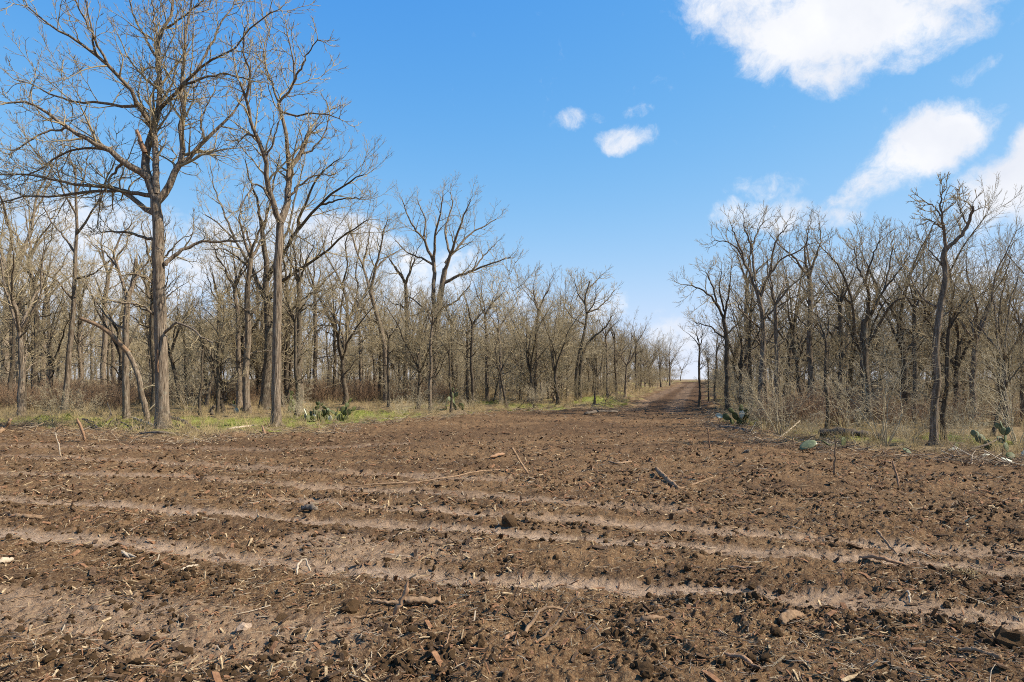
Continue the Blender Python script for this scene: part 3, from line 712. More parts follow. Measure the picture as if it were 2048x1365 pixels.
# ------------------------------------------------------------------ wood behind
def in_dirt(x, y): return float(poly_sd(np.array([x]), np.array([y]), dirt_poly)[0])
g = np.random.default_rng(77)
used = [tuple(o.location[:2]) for o in sc.objects if o.get('category') == 'tree']
def scatter_pts(n, sample, mind, dmin=-1.2):
    out = []; tries = 0
    while len(out) < n and tries < n * 60:
        tries += 1; x, y = sample()
        if in_dirt(x, y) > dmin: continue
        if any((x - a) ** 2 + (y - b) ** 2 < mind * mind for a, b in used): continue
        used.append((x, y)); out.append((x, y))
    return out
def left_sample(y0, y1):
    y = math.sqrt(g.uniform(y0 * y0, y1 * y1)); e = -.03 * y if y < 30 else .28 * (y - 30)
    return g.uniform(-.80 * y, min(.3 * y, .25 * y)), y
def mid_sample(y0, y1):
    y = math.sqrt(g.uniform(y0 * y0, y1 * y1)); return g.uniform(-.14 * y, .24 * y), y
def right_sample(y0, y1):
    y = math.sqrt(g.uniform(y0 * y0, y1 * y1)); return g.uniform(.30 * y, .79 * y), y
MARKS = [(30, 'red-brown weeds at the left edge'), (130, 'straight pale-trunked tree'), (252, 'broken-fork trunk'), (325, 'tallest tree'), (417, 'two crooked saplings'), (480, 'half-hidden grey trunk'), (552, 'slender forked tree'), (655, 'large prickly pear'),
         (690, 'vase-shaped tree'), (772, 'leaning thin tree'), (830, 'pale feathery bush'), (866, 'twin-trunked tree'), (940, 'small blue-green prickly pear'), (1010, 'reaching limb of the twin-trunked tree'), (1072, 'tall narrow tree'), (1156, 'twin dark-stemmed tree'), (1215, 'slim dark tree on the verge'), (1272, 'left road bank'),
         (1456, 'fan-crowned tree'), (1522, 'flat-topped tree'), (1560, 'many-stemmed grey shrub'), (1603, 'double black trunk'), (1653, 'slim grey-trunked tree'), (1735, 'stout dark-trunked tree'), (1780, 'thorny shrub'), (1828, 'slim tree left of the snapped-top tree'), (1868, 'snapped-top tree'), (1945, 'thick-trunked tree'), (1990, 'blue-green prickly pear'), (2040, 'right-edge wispy shrub')]
LOOK = ['tall slim pale-trunked tree', 'low-forking dark tree', 'round-crowned tree', 'short slim dark tree', 'short round crooked tree', 'tall slim dark-trunked tree']
for zone, sample, n in (('left', lambda: left_sample(27, 48), 70), ('right', lambda: right_sample(23, 44), 26)):
    for x, y in scatter_pts(n, sample, 1.3):
        k = int(g.integers(0, 6)); s = g.uniform(.72, 1.0) * (.88 if zone == 'right' else .95)
        if x > -8 and zone == 'left': s *= .64
        px = x / y * FPX + 1024; mk = min(MARKS, key=lambda q: abs(q[0] - px))[1]
        put_tree(KINDS[k], 'elm_tree' if k != 4 else 'small_tree', x, y, g.uniform(0, 6.28), s, '%s %s behind the %s' % (LOOK[k], 'farther' if y > 38 else 'close', mk), 'bare trees inside the wood %s of the road' % zone, mirror=bool(g.integers(0, 2)))

for side, lab in ((-1, 'small bare tree in the row lining the left of the far lane'), (1, 'small bare tree in the row lining the right of the far lane')):
    yv = 40.0
    while yv < 99:
        edge = at_x = None
        row = HOR + (CAM_H - float(base_z(50, yv))) * FPX / yv
        pe = np.interp(row, [763.5, 770, 778, 790, 806], [1352, 1346, 1318, 1288, 1260]) if side < 0 else np.interp(row, [763.5, 775, 800], [1414, 1422, 1434])
        x = (pe - 1024) / FPX * yv + side * g.uniform(.8, 5.5); top = np.interp(yv, [40, 60, 100], [640, 668, 692] if side < 0 else [650, 680, 705]) + g.uniform(-8, 18)
        k = int(g.choice([0, 1, 2, 5, 2])); z = float(base_z(x, yv)); H = CAM_H + (HOR - top) * yv / FPX - z
        if in_dirt(x, yv) < -.5: put_tree(KINDS[k], 'elm_tree', x, yv, g.uniform(0, 6.28), H / KH[k], '%s %s' % (lab.replace('small bare tree in the row', 'small ' + LOOK[k].replace('tall ', '')), 'nearest the field' if yv < 56 else 'halfway up' if yv < 78 else 'close to the crest'), 'trees lining the %s of the far lane' % ('left' if side < 0 else 'right'), z=z); used.append((x, yv))
        yv += g.uniform(1.4, 3.2)

# ------------------------------------------------------------------ scattering (grass, litter, far wood): one object each
def scatter(name, pts, rot, scl, idx, meshes, label, cat=None):
    me = bpy.data.meshes.new(name); n = len(pts)
    me.vertices.add(n); me.vertices.foreach_set('co', np.asarray(pts, np.float32).ravel())
    for k, a, ty, key in (('rot', rot, 'FLOAT_VECTOR', 'vector'), ('scl', scl, 'FLOAT_VECTOR', 'vector'), ('idx', idx, 'INT', 'value')):
        q = me.attributes.new(k, ty, 'POINT'); q.data.foreach_set(key, np.asarray(a, np.int32 if ty == 'INT' else np.float32).ravel())
    o = link(bpy.data.objects.new(name, me)); tag(o, label, cat, kind='stuff')
    ng = bpy.data.node_groups.new(name, 'GeometryNodeTree')
    ng.interface.new_socket('Geometry', in_out='INPUT', socket_type='NodeSocketGeometry'); ng.interface.new_socket('Geometry', in_out='OUTPUT', socket_type='NodeSocketGeometry')
    gi, go = ng.nodes.new('NodeGroupInput'), ng.nodes.new('NodeGroupOutput')
    iop = ng.nodes.new('GeometryNodeInstanceOnPoints'); jn = ng.nodes.new('GeometryNodeJoinGeometry')
    for m in meshes:
        src = bpy.data.objects.new(name + '_piece', m)
        oi = ng.nodes.new('GeometryNodeObjectInfo'); oi.inputs['Object'].default_value = src; oi.inputs['As Instance'].default_value = False
        ti = ng.nodes.new('GeometryNodeGeometryToInstance')
        ng.links.new(oi.outputs['Geometry'], ti.inputs[0]); ng.links.new(ti.outputs[0], jn.inputs[0])
    ng.links.new(gi.outputs[0], iop.inputs['Points']); ng.links.new(jn.outputs[0], iop.inputs['Instance']); iop.inputs['Pick Instance'].default_value = True
    for k, ty, s in (('rot', 'FLOAT_VECTOR', 'Rotation'), ('scl', 'FLOAT_VECTOR', 'Scale'), ('idx', 'INT', 'Instance Index')):
        na = ng.nodes.new('GeometryNodeInputNamedAttribute'); na.data_type = ty; na.inputs['Name'].default_value = k
        ng.links.new(na.outputs['Attribute'], iop.inputs[s])
    ng.links.new(iop.outputs[0], go.inputs[0])
    md = o.modifiers.new('scatter', 'NODES'); md.node_group = ng
    return o
def rots(n, tilt=0.0):
    return np.stack([g.normal(0, tilt, n), g.normal(0, tilt, n), g.uniform(0, 6.28, n)], 1)
def join_meshes(parts):
    """trunk+crown of a tree kind as one mesh (for the far wood)"""
    vs, fs, mi, mats, o = [], [], [], [], 0
    for k, (pn, me) in enumerate(parts):
        v = np.empty(len(me.vertices) * 3, np.float32); me.vertices.foreach_get('co', v); f = np.empty(len(me.loops), np.int32); me.loops.foreach_get('vertex_index', f)
        vs.append(v.reshape(-1, 3)); fs.append(f.reshape(-1, 4) + o); o += len(me.vertices); mi.append(np.full(len(me.polygons), k, np.int32)); mats.append(me.materials[0])
    m = mesh_from('far_tree', np.concatenate(vs), np.concatenate(fs))
    for q in mats: m.materials.append(q)
    m.polygons.foreach_set('material_index', np.concatenate(mi)); return m
far_kinds = [join_meshes(random_tree(61, 9.5, .14, 'vase', 'bark_dark', dens=.75, fine=.7)), join_meshes(random_tree(62, 9.5, .13, 'round', dens=.75, fine=.7)), join_meshes(random_tree(63, 9.5, .12, 'slim', 'bark_dark', dens=.85, fine=.7))]
P = []
for sample, n in ((lambda: left_sample(46, 125), 330), (lambda: mid_sample(46, 110), 110), (lambda: right_sample(42, 110), 150)):
    P += scatter_pts(n, sample, 1.6, -2.0)
P = np.array(P); s = g.uniform(.55, .95, len(P)) * np.where((P[:, 0] > -6) & (P[:, 0] < .28 * P[:, 1]), .68, np.where(P[:, 0] > 0, .85, 1.0))
Z = base_z(P[:, 0], P[:, 1]) - .1
scatter('woodland', np.column_stack([P, Z]), rots(len(P), .03), np.repeat(s[:, None], 3, 1), g.integers(0, 3, len(P)), far_kinds, 'mass of bare trees deep in the wood')

# ------------------------------------------------------------------ shrubs and brush
def shrub_mesh(seed, H, stems, spread, mat, dens=1.0):
    q = np.random.default_rng(seed)
    az = np.arange(stems) * 2.4 + q.uniform(-.4, .4, stems); sp = spread * q.uniform(.25, 1.1, stems)
    st = np.stack([np.cos(az) * .12 * q.uniform(0, 1, stems), np.sin(az) * .12 * q.uniform(0, 1, stems), np.full(stems, -.08)], 1)
    d = unit(np.stack([np.cos(az) * sp, np.sin(az) * sp, np.ones(stems)], 1))
    A = walk(q, st, d, H * q.uniform(.65, 1.1, stems), 9, .13, .03); ra = np.full((stems, 1), .0095 * H / 2) * (1 - .8 * np.linspace(0, 1, 9))[None, :]
    B, rb = sprout(q, A, ra, 6.5 * dens / H * 2, R(50), .36, .2, 1.0, .2, 6, .2, .03, .6, .005)
    C, rc = sprout(q, B, rb, 9 * dens, R(46), .42, .1, .4, .12, 4, .22, .02, .65, .004)
    return mesh_from('shrub', *join_tubes([(A, ra, 5), (B, rb, 3), (C, rc, 3)]), M[mat])
SHRUBS = [shrub_mesh(81, 2.4, 9, .7, 'twig_pale'), shrub_mesh(82, 3.0, 8, .5, 'twig'), shrub_mesh(83, 1.6, 12, 1.1, 'twig_pale'), shrub_mesh(84, 3.4, 10, .55, 'twig_pale', .8), shrub_mesh(85, 2.2, 12, .9, 'twig')]
SH = [2.4, 3.0, 1.6, 3.4, 2.2]
DEEP = SHRUBS + [join_meshes(SCRUB[0]), join_meshes(SCRUB[1])]
def shrub(k, px, by, top, label, name='shrub', rz=0.0):
    x, y = at(px, by); z = gz(x, y); H = CAM_H + (HOR - top) * y / FPX - z
    o = link(bpy.data.objects.new(name, SHRUBS[k])); o.location = (x, y, z); o.rotation_euler = (0, 0, rz + px); s = H / SH[k]; o.scale = (s, s, s)
    tag(o, label, 'shrub', 'leafless shrubs at the edge of the wood')
for a in [
    (2, 112, 834, 765, 'low spreading grey bush at the foot of the straight pale-trunked tree'),
    (2, 168, 832, 772, 'low pale bush right of the low spreading grey bush'),
    (0, 375, 828, 745, 'wispy bush just right of the tallest tree'),
    (0, 590, 838, 760, 'wispy pale brush between slender forked tree and prickly pear'),
    (2, 620, 842, 795, 'low pale brush in front of the prickly pear'),
    (2, 800, 832, 790, 'low dry brush at the dirt edge, left of the pale feathery bush'),
    (0, 830, 824, 776, 'pale feathery bush in front of the tall twin-trunked tree'),
    (2, 862, 828, 785, 'low dry brush right of the pale feathery bush'),
    (2, 940, 818, 780, 'low brush right of the small prickly pear'),
    (0, 1125, 806, 752, 'pale bush behind the twin dark-stemmed tree'),
    (2, 1010, 812, 780, 'low bush beneath the tall narrow tree'),
    (3, 1560, 872, 690, 'many-stemmed grey shrub at the front of the right clump'),
    (0, 1530, 864, 760, 'grey bush left of the many-stemmed shrub'),
    (3, 1770, 892, 660, 'largest pale thorny shrub left of the snapped-top tree'),
    (0, 1700, 872, 740, 'grey brush between the slim grey tree and the thorny shrub'),
    (2, 1620, 878, 815, 'low pale brush beside the fallen log'),
    (2, 1815, 886, 800, 'low brush between thorny shrub and snapped-top tree'),
    (2, 1930, 884, 790, 'low rounded shrub right of the snapped-top tree'),
    (0, 1905, 890, 800, 'small brush at the foot of the thin companion trunk'),
    (3, 2035, 890, 700, 'tall wispy shrub at the right picture edge'),
    (0, 1490, 850, 770, 'grey brush behind the low dark cactus'),
    ]: shrub(*a)
P = []
for sample, n in ((lambda: left_sample(36, 50), 80), (lambda: left_sample(50, 100), 230), (lambda: mid_sample(46, 90), 90), (lambda: right_sample(22, 34), 30), (lambda: right_sample(34, 90), 120)):
    P += scatter_pts(n, sample, .7, -4.0)
n_wood = len(P)
for _ in range(70):
    yv = g.uniform(29, 95); row = HOR + (CAM_H - float(base_z(50, yv))) * FPX / yv
    if g.uniform() < .65: pe = np.interp(row, [763.5, 770, 778, 790, 806, 820], [1352, 1346, 1318, 1288, 1260, 1236]); x = (pe - 1024) / FPX * yv - abs(g.normal(.6, 2.2))
    else: pe = np.interp(row, [763.5, 775, 800, 824], [1414, 1422, 1434, 1442]); x = (pe - 1024) / FPX * yv + abs(g.normal(.6, 1.8))
    if in_dirt(x, yv) < -.15: P.append((x, yv))
P = np.array(P); s = g.uniform(.6, 1.25, len(P)) * np.where(P[:, 1] < 26, .8, 1.15); ii = np.where(g.uniform(0, 1, len(P)) < .45, g.integers(5, 7, len(P)), g.integers(0, 5, len(P))); s = s * np.where(ii > 4, .72, 1); ii[n_wood:] = g.integers(0, 3, len(P) - n_wood); s[n_wood:] *= .36
scatter('undergrowth', np.column_stack([P, ground_z(P[:, 0], P[:, 1])]), rots(len(P), .08), np.stack([s, s, s * g.uniform(.8, 1.2, len(P))], 1), ii, DEEP, 'tangle of leafless brush filling the wood between the trunks')

M['brush'] = twig_material('grey_dead_brush', (.09, .068, .045), (.17, .132, .09), (.27, .215, .15))
BR = [shrub_mesh(86, 1.6, 11, .8, 'brush', .8), shrub_mesh(87, 1.9, 9, .6, 'brush', .8)]
for i, (px, by, sx, lab) in enumerate([
    (165, 853, 1.0, 'grey brush pile behind the orange splintered stem'), (232, 851, 1.1, 'grey brush pile left of the broken-fork trunk foot'), (290, 870, .8, 'flattened dead brush in front of the tallest tree'),
    (365, 872, .9, 'flattened dead brush just right of the tallest tree'), (70, 858, .9, 'flattened dead brush near the torn dark stump'), (1185, 823, 1.1, 'brush pile on the spoil heap at the foot of the road'),
    (1452, 852, .8, 'dead brush beside the low dark cactus'), (1625, 886, .8, 'dead brush in front of the rotten log'), (1955, 908, .7, 'dead brush before the blue-green prickly pear'), (930, 832, .9, 'flattened brush below the small blue-green prickly pear'),
    (1040, 824, 1.0, 'low brush heap at the dirt edge below the tall narrow tree'), (720, 850, .7, 'low brush heap right of the large prickly pear'), (610, 858, .8, 'dead brush right of the slender forked tree foot')]):
    x, y = at(px, by); o = link(bpy.data.objects.new('brush_pile', BR[i % 2])); o.location = (x, y, gz(x, y) + .12); o.rotation_euler = (R(82), R(i * 25), R(i * 77 + 20)); o.scale = (sx, sx * .35, sx); tag(o, lab, 'brush pile', 'brush piles along the clearing')
# tufts: bunches of blades
def tuft_mesh(seed, H, n, spread, wdt, mat, droop=.25):
    q = np.random.default_rng(seed); az = q.uniform(0, 6.28, n); sp = spread * q.uniform(.1, 1, n)
    st = np.stack([q.normal(0, .05, n), q.normal(0, .05, n), np.full(n, -.02)], 1)
    d = unit(np.stack([np.cos(az) * sp, np.sin(az) * sp, np.ones(n)], 1))
    A = walk(q, st, d, H * q.uniform(.5, 1.1, n), 4, .16, -droop * .2); r = np.full((n, 1), wdt) * np.array([[1, .9, .6, .15]])
    return mesh_from('tuft', *join_tubes([(A, r, 3)]), M[mat])
DRY = [tuft_mesh(91, .32, 26, .9, .0035, 'dry'), tuft_mesh(92, .5, 22, .6, .0035, 'dry'), tuft_mesh(93, .2, 26, 1.5, .0035, 'dry')]
GRN = [tuft_mesh(94, .10, 30, 1.0, .005, 'green'), tuft_mesh(95, .15, 26, 1.1, .005, 'green'), tuft_mesh(96, .08, 30, 1.6, .005, 'green')]
def weed_mesh(seed, H, stems):
    q = np.random.default_rng(seed); az = q.uniform(0, 6.28, stems)
    st = np.stack([q.normal(0, .12, stems), q.normal(0, .12, stems), np.full(stems, -.03)], 1)
    d = unit(np.stack([np.cos(az) * .3, np.sin(az) * .3, np.ones(stems)], 1))
    A = walk(q, st, d, H * q.uniform(.6, 1.1, stems), 6, .1, 0); ra = np.full((stems, 1), .006) * (1 - .6 * np.linspace(0, 1, 6))[None, :]
    B, rb = sprout(q, A, ra, 9, R(42), .3, .08, .35, .3, 4, .2, .05, .7, .004)
    return mesh_from('weed', *join_tubes([(A, ra, 3), (B, rb, 3)]), M['weed'])
WEEDS = [weed_mesh(97, .9, 14), weed_mesh(98, .7, 16), weed_mesh(99, 1.1, 12)]
n = 26000
y = np.sqrt(g.uniform(12 ** 2, 62 ** 2, n)); x = g.uniform(-.82, .84, n) * y
dm, tm, gm, wm, sm = masks(x, y); z = base_z(x, y) + detail_z(x, y, dm, tm, sm)
un = g.uniform(0, 1, n); lim = np.where(y < 30, 1.0, .55)
kd = (dm < .35) & (un < .55 * lim * (1.1 - .6 * gm)); kg = (~kd) & (dm < .45) & (gm > .35) & (y < 40)
XYZ = np.stack([x, y, z], 1)
def sc3(m, a, b): s = g.uniform(a, b, m); return np.repeat(s[:, None], 3, 1)
scatter('dry_grass', XYZ[kd], rots(kd.sum(), .15), sc3(kd.sum(), .5, 1.3), g.integers(0, 3, kd.sum()), DRY, 'tan dry grass under the bare trees')
n = 16000
gy = np.sqrt(g.uniform(12 ** 2, 40 ** 2, n)); gx = g.uniform(-.8, .8, n) * gy
dm, tm, gm, wm, sm = masks(gx, gy); k = (dm < .5) & (gm > g.uniform(.3, .8, n)); gzv = base_z(gx, gy) + detail_z(gx, gy, dm, tm, sm)
scatter('green_grass', np.stack([gx, gy, gzv], 1)[k], rots(k.sum(), .15), sc3(k.sum(), .6, 1.4), g.integers(0, 3, k.sum()), GRN, 'bright green grass along the edge of the wood')
wpts = []
for (x0, x1, b0, b1, m) in ((-250, 250, 796, 822, 620), (560, 900, 790, 806, 220), (240, 560, 796, 812, 160), (1500, 2048, 830, 858, 160)):
    for _ in range(m):
        px = g.uniform(x0, x1); bb = g.uniform(b0, b1); a_ = at(px, bb)
        if in_dirt(*a_) < -.5: wpts.append(a_)
wpts = np.array(wpts)
scatter('dry_weeds', np.column_stack([wpts, ground_z(wpts[:, 0], wpts[:, 1])]), rots(len(wpts), .1), sc3(len(wpts), .6, 1.35), g.integers(0, 3, len(wpts)), WEEDS, 'red-brown dry weeds between the trunks')

# ------------------------------------------------------------------ dirt: clods, chips, twig litter
def clod_mesh(seed, mat, ax=(1, 1, .7)):
    import bmesh
    bm = bmesh.new(); bmesh.ops.create_icosphere(bm, subdivisions=2, radius=1.0)
    q = np.random.default_rng(seed); ph = q.uniform(0, 6.28, (5, 3)); fr = q.uniform(1.5, 4.5, (5, 3))
    for v in bm.verts:
        c = np.array(v.co); k = 1 + .11 * sum(math.sin(fr[i] @ c * 1.0 + ph[i][0]) for i in range(5)) + q.normal(0, .07)
        v.co = [c[0] * ax[0] * k, c[1] * ax[1] * k, c[2] * ax[2] * k]
    me = bpy.data.meshes.new('clod'); bm.to_mesh(me); bm.free(); me.materials.append(M[mat]); return me
CLODS = [clod_mesh(i, 'clod', a) for i, a in enumerate([(1, .8, .7), (1.2, .9, .6), (1, 1, .8), (1.3, .7, .6), (.9, .8, .9)])]
def chip_mesh(seed, L, w_, h, mt='chip'):
    q = np.random.default_rng(seed)
    v = np.array([(x_ * L * (1 if k == 0 else q.uniform(.7, 1)), y_ * w_ * q.uniform(.6, 1), z_ * h) for k, (x_, y_, z_) in enumerate([(a, b, c) for a in (-1, 0, 1) for b in (-1, 1) for c in (0, 1)])])
    v[4:8, 2] += h * q.uniform(-.5, 1.5); v[8:, 1] += w_ * q.uniform(-.8, .8)
    f = [(0, 1, 3, 2), (0, 4, 5, 1), (4, 8, 9, 5), (2, 3, 7, 6), (6, 7, 11, 10), (1, 5, 7, 3), (5, 9, 11, 7), (0, 2, 6, 4), (4, 6, 10, 8), (8, 10, 11, 9)]
    return mesh_from('chip', v, f, M[mt], smooth=False)
M['chip_red'] = plain_material('red_brown_chip', (.12, .058, .03), (.30, .165, .09), 3)
M['chip_dark'] = plain_material('dark_chip', (.04, .024, .014), (.13, .082, .05), 3)
CHIPS = [chip_mesh(i, 1, w_, h_, mt) for i, (w_, h_, mt) in enumerate([(.16, .1, 'chip'), (.3, .12, 'chip_red'), (.1, .08, 'chip'), (.22, .1, 'chip_dark'), (.34, .15, 'chip_dark'), (.12, .1, 'chip_red'), (.07, .06, 'stick_pale')])]
def twiglet(seed, mat):
    q = np.random.default_rng(seed); A = walk(q, np.zeros((1, 3)), np.array([[1.0, 0, .05]]), np.array([1.0]), 6, .22, -.03); A -= A.mean(1, keepdims=True); A[..., 2] *= .5
    return mesh_from('twig', *join_tubes([(A, np.full((1, 6), .016) * np.linspace(1, .5, 6), 4)]), M[mat])
TWIGLETS = [twiglet(100 + i, ('stick', 'stick_pale', 'chip', 'stick', 'deadwood')[i]) for i in range(5)]
def field_pts(n, y0, y1, p=1.0):
    y = y0 * (y1 / y0) ** g.uniform(0, 1, n) ** p; x = g.uniform(-1, 1, n) * (.80 * y + .5)
    dm, tm, gm, wm, sm = masks(x, y); z = base_z(x, y) + detail_z(x, y, dm, tm, sm); return x, y, z, dm, tm
x, y, z, dm, tm = field_pts(52000, 3.0, 20)
k = (dm > .6) & (g.uniform(0, 1, len(x)) > tm * 1.25) & (vnoise(x * .9, y * .9, 71) + .9 * vnoise(x * 3.2, y * 3.2, 75) + g.normal(0, .2, len(x)) > .12 + .035 * np.clip(y - 6, 0, 8))
x, y, z = x[k], y[k], z[k]; s = np.exp(g.normal(-4.95, .85, len(x))) * np.clip(y / 6, 1, 1.3)
s = np.clip(s, .004, .032)
scatter('soil_clods', np.stack([x, y, z + s * .25], 1), rots(len(x), .6), np.repeat(s[:, None], 3, 1), g.integers(0, 5, len(x)), CLODS, 'loose dark soil clods strewn over the cleared dirt')
x, y, z, dm, tm = field_pts(105000, 3.0, 30)
k = (dm > .3) & (g.uniform(0, 1, len(x)) > tm * .7) & (vnoise(x * .7 + 9, y * .7, 72) + g.normal(0, .35, len(x)) > -.25)
x, y, z = x[k], y[k], z[k]; s = np.clip(np.exp(g.normal(-4.2, .6, len(x))) * np.clip(y / 6, 1, 2.0), .006, .075)
scatter('wood_chips', np.stack([x, y, z + .006], 1), rots(len(x), .42), np.repeat(s[:, None], 3, 1), g.integers(0, 7, len(x)), CHIPS, 'tan wood chips and mulch scattered over the dirt')
x, y, z, dm, tm = field_pts(15000, 3.0, 26)
k = (dm > .3) & (vnoise(x * .6 + 5, y * .6, 73) + g.normal(0, .4, len(x)) > -.25)
x, y, z = x[k], y[k], z[k]; s = np.clip(np.exp(g.normal(-2.35, .5, len(x))), .04, .3)
scatter('twig_litter', np.stack([x, y, z + .012], 1), rots(len(x), .18), np.stack([s, s * .8 + .03, s * .8 + .03], 1), g.integers(0, 5, len(x)), TWIGLETS, 'broken twigs and rootlets littering the dirt')

x, y, z, dm, tm = field_pts(60000, 11, 34, .8); sdv = poly_sd(x, y, dirt_poly)
k = (sdv > -1.0) & (sdv < 1.3) & (vnoise(x * 1.2 + 2, y * 1.2, 74) + g.normal(0, .3, len(x)) > -.1)
x, y, z = x[k], y[k], z[k]; s = np.clip(np.exp(g.normal(-1.1, .5, len(x))), .12, .9)
scatter('edge_debris', np.stack([x, y, z + .03], 1), rots(len(x), .3), np.stack([s, s * .7 + .05, s * .7 + .05], 1), g.integers(0, 5, len(x)), TWIGLETS, 'dead twigs and torn brush heaped along the edge of the clearing')

# ------------------------------------------------------------------ things lying on the dirt
def stick(pts, r0, r1, mat, name, label, cat, sides=7, seed=0, lift=0, group=None):
    """pts: list of (px, row, height above ground at that point). the ground row gives the distance"""
    q = np.random.default_rng(seed); W = []
    for px, by, h in pts:
        x, y = at(px, by); W.append((x, y, gz(x, y) + h))
    seed = seed or int(pts[0][0] * 7 + pts[0][1]) % 9973 + 1; q = np.random.default_rng(abs(seed)); W = np.array(W); k = W[0][1] / FPX; c = W[0].copy(); A = resample(q, W - c, 14, .004)[None]
    rr = (np.linspace(r0, r1, 14) * k * (1 + q.normal(0, .10, 14)))[None]
    if mat in ('wood', 'stick_pale') and r0 > 2: rr = rr * np.concatenate([[.35, .7, .9], np.ones(7), [.95, .8, .55, .2]])[None]
    v, f = tubes(A, rr, sides); f = [tuple(t) for t in f]; m = len(v)
    v = v + (v - np.repeat(A[0], sides, 0)) * q.normal(0, .16, (m, 1)) + (np.repeat(A[0], sides, 0) - v) * np.tile(np.where(np.arange(sides) % 3 == 1, .28, 0), 14)[:, None]
    f.append(tuple(range(sides))[::-1]); f.append(tuple(range(m - sides, m)))
    o = link(bpy.data.objects.new(name, mesh_from(name, v, f, M[mat]))); o.location = c; tag(o, label, cat, group); return o
def up(px, by, py):
    """height above the ground point (px, by) that shows at photo row py"""
    x, y = at(px, by); return CAM_H + (HOR - py) * y / FPX - gz(x, y)
LG = 'broken branches lying on the dirt'
stick([(740, 1212, .03), (780, 1213, .03), (830, 1213, .03)], 2.5, 4, 'stick', 'branch', 'thin dark stick left of the upright split stake', 'branch', group=LG)
stick([(808, 1214, .035), (840, 1214, .035), (880, 1210, .035)], 6.5, 8, 'stick', 'log', 'short thick log behind the upright split stake', 'log', 9, group=LG)
stick([(788, 1228, 0), (800, 1228, up(800, 1228, 1205)), (812, 1226, up(812, 1226, 1180)), (816, 1225, up(816, 1225, 1158))], 5.5, 3.5, 'wood', 'stake', 'orange-brown split stake standing tilted in the dirt', 'stake', 6)
stick([(698, 1236, .01), (735, 1232, .015), (770, 1226, .02)], 2.5, 1.5, 'stick', 'branch', 'thin straight stick in front of the short thick log', 'branch', group=LG)
stick([(1042, 1278, 0), (1060, 1262, up(1060, 1262, 1250)), (1075, 1256, up(1075, 1256, 1228)), (1088, 1252, up(1088, 1252, 1217)), (1110, 1250, up(1110, 1250, 1214)), (1128, 1248, up(1128, 1248, 1222))], 4, 2.5, 'stick', 'branch', 'hooked brown root arching out of the foreground dirt', 'root', group=LG)
stick([(1070, 1290, .0), (1100, 1280, up(1100, 1280, 1262)), (1130, 1275, up(1130, 1275, 1222)), (1158, 1272, up(1158, 1272, 1184))], 3.4, 2.2, 'stick', 'branch', 'long thin stick slanting up to the right beside the hooked root', 'branch', group=LG)
stick([(1008, 1284, .01), (1022, 1276, .02), (1034, 1270, .015)], 5, 3.5, 'wood', 'wood_chunk', 'small orange splinter at the foot of the hooked root', 'wood', group=LG)
stick([(888, 1312, 0), (898, 1300, up(898, 1300, 1270)), (906, 1296, up(906, 1296, 1236))], 2.2, 1.4, 'stick', 'branch', 'small upright twig in the middle foreground', 'branch', group=LG)
stick([(1272, 1254, .02), (1300, 1254, .025), (1328, 1250, .02)], 6, 5.5, 'stick', 'wood_chunk', 'flat reddish-brown piece of split wood right of the hooked root', 'wood', 6, group=LG)
stick([(1448, 1314, .02), (1470, 1318, .03), (1490, 1326, .025), (1508, 1332, .02), (1524, 1344, .015)], 5.5, 4, 'wood', 'bark_strip', 'bright orange curled strip of bark in the foreground', 'bark', 6, group=LG)
stick([(1916, 1306, .02), (1955, 1316, .03), (2000, 1332, .02)], 4, 4.5, 'stick', 'branch', 'straight peeled stick at the lower right corner', 'branch', group=LG)
stick([(1560, 1245, .0), (1580, 1240, .04), (1606, 1236, .02)], 12, 7, 'stick', 'wood_chunk', 'tan lump of torn root wood in the right foreground', 'wood', 9, group=LG)
stick([(1718, 1126, .02), (1760, 1132, .03), (1800, 1136, .02), (1840, 1138, .01)], 4.5, 2, 'wood', 'bark_strip', 'long reddish bark strip across the wheel track', 'bark', 6, group=LG)
stick([(1754, 1078, up(1754, 1078, 1063)), (1775, 1092, up(1775, 1092, 1088)), (1806, 1116, .01)], 2.6, 2.0, 'stick', 'branch', 'thin stick slanting down across the wheel tracks', 'branch', group=LG)
stick([(1456, 1134, .01), (1485, 1137, .015), (1512, 1140, .01)], 2.8, 2.4, 'wood', 'branch', 'short orange stick flat between the wheel tracks', 'branch', group=LG)
stick([(1312, 950, up(1312, 950, 938)), (1330, 962, up(1330, 962, 955)), (1355, 980, 0.01)], 4.5, 4, 'stick', 'branch', 'dark thick stick slanting in the middle of the clearing', 'branch', group=LG)
stick([(1356, 980, 0), (1390, 975, up(1390, 975, 968)), (1426, 970, up(1426, 970, 955))], 2.2, 1.5, 'stick', 'branch', 'thin dark twig right of the dark thick stick', 'branch', group=LG)
stick([(1024, 948, up(1024, 948, 896)), (1040, 948, up(1040, 948, 922)), (1056, 950, 0)], 2.2, 2.6, 'stick', 'branch', 'thin leaning pole sticking up in mid clearing', 'branch', group=LG)
stick([(820, 968, .02), (900, 962, .05), (960, 952, .06), (1000, 945, .05)], 1.8, 1.4, 'stick', 'branch', 'long low branch lying left of the leaning pole', 'branch', group=LG)
stick([(690, 974, .02), (760, 972, .03), (840, 968, .03)], 1.4, 1.8, 'stick', 'branch', 'long thin stick lying across the left of the clearing', 'branch', group=LG)
stick([(980, 922, .03), (1000, 918, .06), (1010, 912, .04)], 4, 2.5, 'wood', 'wood_chunk', 'pale orange chunk left of the leaning pole', 'wood', 6, group=LG)
stick([(1262, 928, .03), (1235, 932, .04), (1218, 926, .03)], 2.5, 2, 'stick', 'branch', 'curved twig behind the dark thick stick', 'branch', group=LG)
stick([(20, 1040, .02), (50, 1042, .03), (84, 1040, .02)], 4.5, 4, 'stick', 'branch', 'short brown stick on the dirt at the left edge', 'branch', group=LG)
